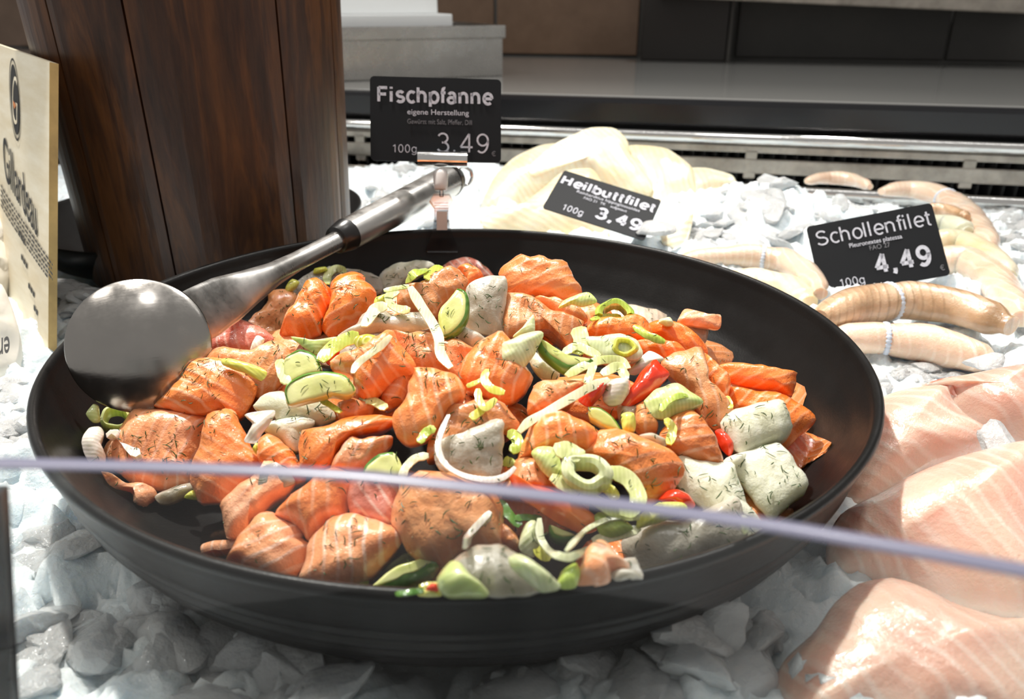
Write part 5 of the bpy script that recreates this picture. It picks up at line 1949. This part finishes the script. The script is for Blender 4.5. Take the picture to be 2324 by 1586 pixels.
ribbon('shallot_strip', '7', [(230, 320), (310, 350), (370, 430), (430, 495)], 72, 'onion', 'short white shallot strip on the leftmost salmon', 'shallot', GO, 0.014, thick=0.003)
slab('shallot_piece', '7', [(1215, 200), (1270, 180), (1430, 170), (1400, 250), (1340, 330), (1300, 400), (1210, 390), (1240, 320), (1270, 260)], 'onion', 'bent white shallot piece right of the tall triangular salmon', 'shallot', GO, 0.2, lift=0.012, T=0.003, dome=0.002)
ribbon('shallot_strip', '8', [(480, 745), (540, 680), (612, 605)], 36, 'onion', 'straight white shallot stick on the large rounded front salmon', 'shallot', GO, 0.018, thick=0.003)
L('4', [(1145, 600), (1200, 600), (1330, 640), (1370, 670), (1340, 710), (1260, 670), (1150, 630)], 'leek_yellow', 'yellow leek scrap on the salmon beside the ladle', 0.012, T=0.003)
slab('shallot_piece', '4', [(1285, 560), (1320, 480), (1360, 500), (1330, 550)], 'onion', 'tiny white shallot chip on the pink ridged salmon', 'shallot', GO, 0, lift=0.010, T=0.003, dome=0.001)
L('7', [(1270, 460), (1300, 400), (1335, 420), (1310, 490)], 'leek_yellow', 'tiny yellow leek bit under the bent shallot', 0.006, T=0.003)
L('7', [(770, 800), (830, 750), (890, 780), (860, 820)], 'leek_yellow', 'pale leek bit under the foot of the tall triangular salmon', -0.004, T=0.003)

# ================================================================== chopped dill
dr = random.Random(21)
dv, df = [], []
for me, mw, dens in DILL:
    m3 = mw.to_3x3()
    polys = [p for p in me.polygons]
    cand, wts = [], []
    for p in polys:
        wn = (m3 @ p.normal).normalized()
        wc = mw @ p.center
        if wn.dot((CAM - wc).normalized()) > 0.30 and wn.z > 0.1:
            cand.append((p, wn))
            wts.append(p.area)
    tot = sum(wts)
    if not cand:
        continue
    cnt = int(tot * 1e6 * dens * 0.045 + dr.random())
    # dill clings in clumps
    cl = [dr.choices(cand, wts)[0] for _ in range(max(1, cnt // 7))]
    for _ in range(cnt):
        if dr.random() < 0.45:
            p0_, n0_ = dr.choice(cl)
            cpos = p0_.center
            p, wn = min((dr.choice(cand) for _ in range(14)), key=lambda q: (q[0].center - cpos).length)
        else:
            p, wn = dr.choices(cand, wts)[0]
        vv = [me.vertices[i].co for i in p.vertices]
        a, b = dr.random(), dr.random()
        if len(vv) == 4:
            q = vv[0].lerp(vv[1], a).lerp(vv[3].lerp(vv[2], a), b)
        else:
            q = vv[0].lerp(vv[1], a).lerp(vv[2], b * 0.7)
        c = mw @ q + wn * 0.0003
        t = wn.orthogonal().normalized()
        t = Matrix.Rotation(dr.uniform(0, 6.28), 3, wn) @ t
        s = wn.cross(t)
        ln = dr.choice((dr.uniform(0.0010, 0.0022), dr.uniform(0.0020, 0.0048)))
        wd = dr.uniform(0.00014, 0.00026)
        bend = dr.uniform(-0.35, 0.35)
        b0 = len(dv)
        for k in range(4):
            f = k / 3 - 0.5
            m_ = c + t * (ln * f) + s * (ln * bend * (f * f * 2)) + wn * (0.00018 + 0.0002 * (1 - 4 * f * f))
            w_ = wd * (1.0 if 0 < k < 3 else 0.6)
            dv += [m_ - s * w_, m_ + s * w_, m_ + wn * w_ * 1.2]
        for k in range(3):
            for j in range(3):
                df.append((b0 + k * 3 + j, b0 + k * 3 + (j + 1) % 3, b0 + k * 3 + 3 + (j + 1) % 3, b0 + k * 3 + 3 + j))
me = bpy.data.meshes.new('chopped_dill')
me.from_pydata([tuple(v) for v in dv], [], df)
me.update()
dill = obj('chopped_dill', me, M['dill'])
tag(dill, 'fine dark green chopped dill sprinkled over the fish and leek in the bowl', 'dill', kind='stuff')
print('dill bits', len(df) // 9)

# ================================================================== big pink fillets on the right


def flat(z):
    return lambda x, y: z


def fillet(name, crop, pts, mat, z, label, cat, group, **kw):
    kw.setdefault('T', 0.03)
    kw.setdefault('dome', 0.012)
    kw.setdefault('down', 0.75)
    kw.setdefault('w', 0.45)
    kw.setdefault('N', 64)
    kw.setdefault('wob', 0.0035)
    kw.setdefault('wfreq', 22.0)
    kw.setdefault('shrink', 0.95)
    kw.setdefault('pexp', 2.2)
    return slab(name, crop, pts, mat, label, cat, group, surf=flat(z), clamp=False, **kw)


GF = 'large pink fillets on the ice'
f2 = fillet('fish_fillet', 'F', [(740, 150), (850, 120), (1000, 90), (1211, 50), (1330, 60), (1340, 420), (1180, 390), (1060, 360), (960, 290), (900, 240), (870, 170)], 'fillet_pink', 0.066,
            'pink fillet at the right edge below the rolled fillets', 'fish fillet', GF, rot=0.3)
fillet('fish_fillet', 'F', [(500, 260), (560, 200), (700, 160), (850, 150), (880, 210), (940, 280), (1060, 360), (1000, 450), (800, 490), (640, 590), (500, 670), (420, 690), (380, 620), (440, 430)], 'fillet_pink', 0.062,
       'pink fillet tucked behind the right side of the bowl rim', 'fish fillet', GF, rot=0.8)
fillet('fish_fillet', 'F', [(310, 850), (380, 730), (560, 640), (700, 560), (900, 480), (1211, 400), (1330, 440), (1340, 1180), (1000, 1160), (850, 1100), (640, 1030), (480, 1010), (320, 990)], 'fillet_pink', 0.060,
       'broad pink fillet with white curved lines crossing the glass edge', 'fish fillet', GF, dome=0.018, rot=0.35)
fillet('fish_fillet', 'F', [(60, 1640), (75, 1480), (130, 1390), (250, 1280), (340, 1150), (450, 1060), (600, 1030), (740, 1070), (900, 1150), (1100, 1210), (1330, 1250), (1360, 1760), (60, 1760)], 'fillet_pink', 0.054,
       'nearest pink fillet in the bottom right corner behind the glass', 'fish fillet', GF, dome=0.016, rot=0.5)
slab('red_flesh_strip', 'F', [(760, 145), (860, 112), (960, 108), (940, 135), (900, 170), (920, 240), (880, 190)], 'salmon_pink', None, None, parent=f2, surf=flat(0.068), clamp=False, T=0.006, dome=0.004)

# ================================================================== rolled plaice fillets


def roll(path, rads, z, mat, label, twine=None, group='rolled plaice fillets', flatk=0.9, zz=None):
    root_c = hit_z(*path[len(path) // 2], z)
    root = empty('rolled_fillet', (root_c.x, root_c.y, z - 0.012))
    tag(root, label, 'rolled fillet', group)
    p3 = []
    for i, (a, b) in enumerate(path):
        zi = z if zz is None else zz[i]
        p3.append(hit_z(a, b, zi))
    M_ = 34
    cp = catmull(p3, M_)
    rr = []
    for i in range(M_):
        f = i / (M_ - 1)
        r = float(np.interp(f, np.linspace(0, 1, len(rads)), rads))
        r = r / F_PX * (cp[i] - CAM).dot(FW)
        e = min(f, 1 - f) * (M_ - 1)
        cap = [0.62, 0.86, 0.95, 1.0][min(int(e), 3)]
        if twine is not None:
            cap *= 1 - 0.07 * math.exp(-((f - twine) * 26) ** 2)
        rr.append(r * cap)
    vs, fs = tube_geo(cp, rr, 26, flatk)
    sd = RNG.uniform(0, 40)
    out = []
    for v in vs:
        k = mn.noise(Vector((v.x * 45 + sd, v.y * 45, v.z * 45))) * 0.0016
        out.append(v + Vector((0, 0, k)))
    keep_parent(obj('fish_roll', make_mesh('fish_roll', out, fs), M[mat]), root)
    if twine is not None:
        i = int(twine * (M_ - 1))
        t = (cp[i + 1] - cp[i - 1]).normalized()
        s = t.cross(Vector((0, 0, 1))).normalized()
        u = s.cross(t).normalized()
        tv, tf = [], []
        n = 72
        R_ = rr[i] * 1.01
        for j in range(n):
            a = 2 * math.pi * j / n
            d = s * math.cos(a) + u * (math.sin(a) * flatk)
            rb = 0.0011 * (1 + 0.35 * math.sin(a * 26))
            for q in range(8):
                b = 2 * math.pi * q / 8
                tv.append(cp[i] + d * (R_ + rb * 0.8 * math.cos(b)) + t * (rb * 1.5 * math.sin(b)))
        for j in range(n):
            for q in range(8):
                tf.append((j * 8 + q, j * 8 + (q + 1) % 8, ((j + 1) % n) * 8 + (q + 1) % 8, ((j + 1) % n) * 8 + q))
        keep_parent(obj('twine', make_mesh('twine', tv, tf), M['twine']), root)
    return root


M['twine'] = plain('white_twine', (0.62, 0.68, 0.78), 0.55)
roll([(1862, 722), (1950, 692), (2060, 682), (2160, 695), (2240, 718), (2296, 738)], [34, 46, 50, 46, 44, 42], 0.066, 'plaice_brown', 'brown-veined rolled fillet tied with white twine in front of the card', 0.47)
roll([(1890, 765), (1990, 768), (2090, 778), (2180, 798), (2262, 822)], [36, 40, 46, 46, 34], 0.055, 'plaice', 'pinkish rolled fillet lying just below the twine-tied one', 0.35)
roll([(1545, 592), (1620, 584), (1700, 582), (1780, 592), (1830, 622), (1862, 668)], [22, 27, 31, 32, 30, 26], 0.060, 'plaice', 'peach rolled fillet left of the Schollenfilet card behind the bowl rim', 0.45)
roll([(1640, 640), (1720, 640), (1780, 655), (1836, 690)], [30, 36, 38, 36], 0.054, 'halibut', 'short pale rolled fillet against the back of the bowl rim')
roll([(2120, 590), (2190, 594), (2250, 628), (2292, 680), (2318, 725)], [38, 40, 40, 38, 34], 0.058, 'plaice', 'rolled fillet curving down the right edge of the card')
roll([(2120, 548), (2180, 548), (2240, 580), (2290, 628)], [30, 32, 32, 28], 0.063, 'halibut', 'yellowish rolled fillet behind the top right of the card')
roll([(2000, 436), (2060, 428), (2120, 440), (2180, 470), (2222, 520), (2250, 566)], [16, 24, 28, 30, 30, 26], 0.062, 'plaice', 'arched rolled fillet at the back right near the chrome rail', 0.35)
roll([(2105, 472), (2150, 478), (2195, 496)], [14, 17, 15], 0.072, 'plaice_brown', 'small reddish roll end inside the arched fillet')
roll([(2095, 510), (2140, 508), (2196, 528)], [20, 26, 26], 0.066, 'fish_white', 'white and green roll end below the arched fillet')
roll([(1830, 412), (1880, 402), (1935, 408), (1975, 424)], [10, 15, 16, 12], 0.066, 'plaice', 'thin peach fillet edge showing behind the ice heap')

# ================================================================== halibut fillets
GH = 'cream halibut fillets'


def hal(pts, z, label, **kw):
    kw.setdefault('T', 0.022)
    kw.setdefault('dome', 0.010)
    kw.setdefault('w', 0.5)
    return fillet('halibut_fillet', 'H', pts, 'halibut', z, label, 'fish fillet', GH, **kw)


hal([(1940, 470), (2100, 450), (2324, 510), (2360, 600), (2150, 640), (2000, 680)], 0.062, 'flat cream fillet edge running under the ice heap', dome=0.006)
hal([(160, 830), (250, 640), (330, 500), (480, 360), (700, 260), (900, 250), (960, 400), (900, 560), (640, 700), (400, 860), (230, 900)], 0.066, 'cream fillet forming the left back of the halibut pile', rot=0.7)
hal([(1430, 270), (1640, 265), (1800, 300), (1990, 450), (2020, 620), (2000, 800), (1900, 980), (1800, 1060), (1650, 1050), (1560, 760), (1480, 480)], 0.070, 'ribbed cream fillet on the right of the halibut pile', rot=0.1)
hal([(1720, 1010), (1880, 900), (2000, 830), (1970, 1000), (1900, 1140), (1780, 1110)], 0.064, 'small cream flap at the lower right of the halibut pile', dome=0.004, T=0.012)
hal([(180, 900), (300, 820), (520, 780), (740, 610), (900, 480), (1130, 460), (1240, 600), (1320, 800), (1280, 1040), (900, 1060), (500, 1010), (230, 960)], 0.066, 'ribbed cream fillet under the Heilbuttfilet card', dome=0.012, rot=1.1)
hal([(590, 480), (620, 420), (720, 330), (830, 240), (1000, 160), (1130, 110), (1330, 115), (1440, 220), (1460, 330), (1580, 460), (1660, 640), (1600, 680), (1400, 650), (1250, 590), (1160, 490), (1050, 460), (900, 450), (780, 510), (640, 530)],
    0.094, 'topmost cream fillet draped over the halibut pile', dome=0.010, T=0.012, rot=0.5, wob=0.003, wfreq=35)

# ================================================================== wrapped parcels at the left edge
pk = slab('paper_parcel', 'P', [(-90, 470), (-20, 478), (12, 482), (28, 520), (31, 590), (14, 650), (-30, 690), (-90, 690)], 'paper', 'crumpled white paper parcel at the left edge, upper of two', 'parcel', 'wrapped parcels', 0,
          surf=flat(0.085), clamp=False, T=0.04, dome=0.010, wob=0.006, wfreq=70, down=0.6)
pk2 = slab('paper_parcel', 'P', [(-120, 640), (-40, 636), (2, 642), (25, 690), (45, 760), (36, 826), (0, 850), (-120, 860)], 'paper', 'crumpled white paper parcel with black letters at the left edge, lower of two', 'parcel', 'wrapped parcels', 0,
           surf=flat(0.070), clamp=False, T=0.04, dome=0.012, wob=0.005, wfreq=60, down=0.6)
pc = pk2.matrix_basis.translation.copy()
pn = (pk2.matrix_basis.to_3x3() @ Vector((0, 0, 1))).normalized()
q0, qx, qy = (hit_plane(a, b, pc + pn * 0.0155, pn) for a, b in ((22, 800), (-4, 806), (22, 762)))
me = text_geo('er', 0.01)
co = np.empty(len(me.vertices) * 3)
me.vertices.foreach_get('co', co)
co = co.reshape(-1, 3)
a_, b_ = co.min(0), co.max(0)
ex, ey = (qx - q0), (q0 - qy)
out = [q0 + ex * ((c[0] - a_[0]) / (b_[0] - a_[0])) + ey * ((c[1] - a_[1]) / (b_[1] - a_[1]) - 1) + pn * (0.0002 * (c[2] - a_[2]) / max(b_[2] - a_[2], 1e-6)) for c in co]
me.vertices.foreach_set('co', np.array([tuple(v) for v in out]).reshape(-1))
me.update()
me.materials.clear()
me.materials.append(M['ink'])
keep_parent(obj('lettering', me, None), pk2)

# ================================================================== single ice lumps
ir = random.Random(9)
ICE_ME = []
for k in range(12):
    bm = bmesh.new()
    bmesh.ops.create_icosphere(bm, subdivisions=3, radius=1.0)
    sd = k * 7.3
    sx, sy, sz = ir.uniform(1.0, 1.5), ir.uniform(0.75, 1.1), ir.uniform(0.4, 0.65)
    planes = [(Vector((ir.gauss(0, 1), ir.gauss(0, 1), ir.gauss(0, 1))).normalized(), ir.uniform(0.5, 0.8)) for _ in range(11)]
    for v in bm.verts:
        p = v.co.copy()
        for n_, d_ in planes:
            h = p.dot(n_) - d_
            if h > 0:
                p -= n_ * (h * 0.9)
        p *= 1 + 0.16 * mn.noise(p * 1.7 + Vector((sd, 0, 0))) + 0.09 * mn.noise(p * 4 + Vector((0, sd, 0))) + 0.04 * mn.noise(p * 9 + Vector((0, sd, 4)))
        v.co = Vector((p.x * sx, p.y * sy, p.z * sz)) * 0.012
    me = bpy.data.meshes.new('ice_lump')
    bm.to_mesh(me)
    bm.free()
    me.polygons.foreach_set('use_smooth', [True] * len(me.polygons))
    me.materials.append(M['ice'])
    me.set_sharp_from_angle(angle=math.radians(24))
    ICE_ME.append(me)


def inside_poly(x, y, poly):
    c = False
    j = len(poly) - 1
    for i in range(len(poly)):
        xi, yi = poly[i]
        xj, yj = poly[j]
        if (yi > y) != (yj > y) and x < (xj - xi) * (y - yi) / (yj - yi) + xi:
            c = not c
        j = i
    return c


REG = [
    ('front', 52, [(20, 1120), (90, 1090), (200, 1230), (420, 1370), (700, 1470), (1000, 1530), (1300, 1510), (1600, 1430), (1780, 1360), (1790, 1586), (20, 1586)], (0.009, 0.018),
     'ice lump in the bed behind the glass, in front of the black bowl', 'ice lumps in front of the bowl'),
    ('left', 26, [(-10, 850), (60, 860), (55, 960), (70, 1040), (-10, 1050)], (0.007, 0.012), 'ice lump between the parcels and the left side of the bowl', 'ice lumps left of the bowl'),
    ('leftback', 30, [(140, 560), (230, 620), (340, 640), (190, 700), (150, 760)], (0.008, 0.014), 'ice lump between the plywood board and the wooden bucket', 'ice lumps beside the board'),
    ('back', 40, [(800, 380), (1120, 375), (1090, 470), (1080, 515), (820, 515)], (0.009, 0.015), 'ice lump behind the ladle handle and the clip', 'ice lumps behind the ladle handle'),
    ('heap', 60, [(1580, 430), (1680, 400), (1760, 385), (1900, 405), (1990, 430), (2020, 480), (1830, 520), (1800, 560), (1580, 570), (1530, 520)], (0.010, 0.019), 'ice lump in the heap left of the Schollenfilet card', 'ice lumps in the heap'),
    ('right', 34, [(2240, 480), (2324, 470), (2324, 640), (2270, 590)], (0.009, 0.015), 'ice lump at the right edge beside the rolled fillets', 'ice lumps at the right edge'),
    ('mid', 22, [(1990, 850), (2100, 830), (2220, 850), (2060, 870), (1995, 885)], (0.006, 0.011), 'ice lump between the rolled fillets and the pink fillets', 'ice lumps between the fillets'),
]
for key, cnt, poly, (r0, r1), lab, grp in REG:
    x0, x1 = min(p[0] for p in poly), max(p[0] for p in poly)
    y0, y1 = min(p[1] for p in poly), max(p[1] for p in poly)
    made = tries = 0
    while made < cnt and tries < cnt * 40:
        tries += 1
        px, py = ir.uniform(x0, x1), ir.uniform(y0, y1)
        if not inside_poly(px, py, poly):
            continue
        c = hit_surf(px, py, ice_surf)
        r = ir.uniform(r0, r1)
        rad = math.hypot(c.x, c.y)
        if rad < 0.2 + r * 0.8 and not (key == 'front'):
            continue
        z = ice_at(c.x, c.y)
        if key == 'front' and rad < 0.2:
            lim_ = float(np.interp(min(rad + r, 0.2), [p[0] for p in OUT_PROF], [p[1] for p in OUT_PROF]))
            if rad < 0.178:
                continue
        if math.hypot(c.x + 0.223, c.y - 0.277) < 0.112 + r or math.hypot(c.x - DISH_C.x, c.y - DISH_C.y) < DISH_R + r * 0.5:
            continue
        o = bpy.data.objects.new('ice_lump', ir.choice(ICE_ME))
        COL.objects.link(o)
        o.location = (c.x, c.y, z - r * 0.22)
        o.rotation_euler = (ir.uniform(-0.5, 0.5), ir.uniform(-0.5, 0.5), ir.uniform(0, 6.28))
        o.scale = (r / 0.012,) * 3
        tag(o, lab, 'ice lump', grp)
        made += 1
# single lumps that stand out
for (px, py, z, r, lab) in ((1490, 520, 0.075, 0.013, 'clear ice lump leaning on the lower right corner of the Heilbuttfilet card'),
                            (1745, 408, 0.085, 0.018, 'tallest ice lump at the top of the heap'),
                            (2230, 822, 0.064, 0.010, 'clear ice drop below the pinkish rolled fillet'),
                            (2265, 1000, 0.078, 0.013, 'thin ice plate melting on the broad pink fillet')):
    p = hit_z(px, py, z)
    o = bpy.data.objects.new('ice_lump', ICE_ME[ir.randrange(12)])
    COL.objects.link(o)
    o.location = p
    o.rotation_euler = (ir.uniform(-0.4, 0.4), ir.uniform(-0.4, 0.4), ir.uniform(0, 6))
    o.scale = (r / 0.012, r / 0.012, r / 0.015)
    tag(o, lab, 'ice lump', 'single ice lumps on the fish')
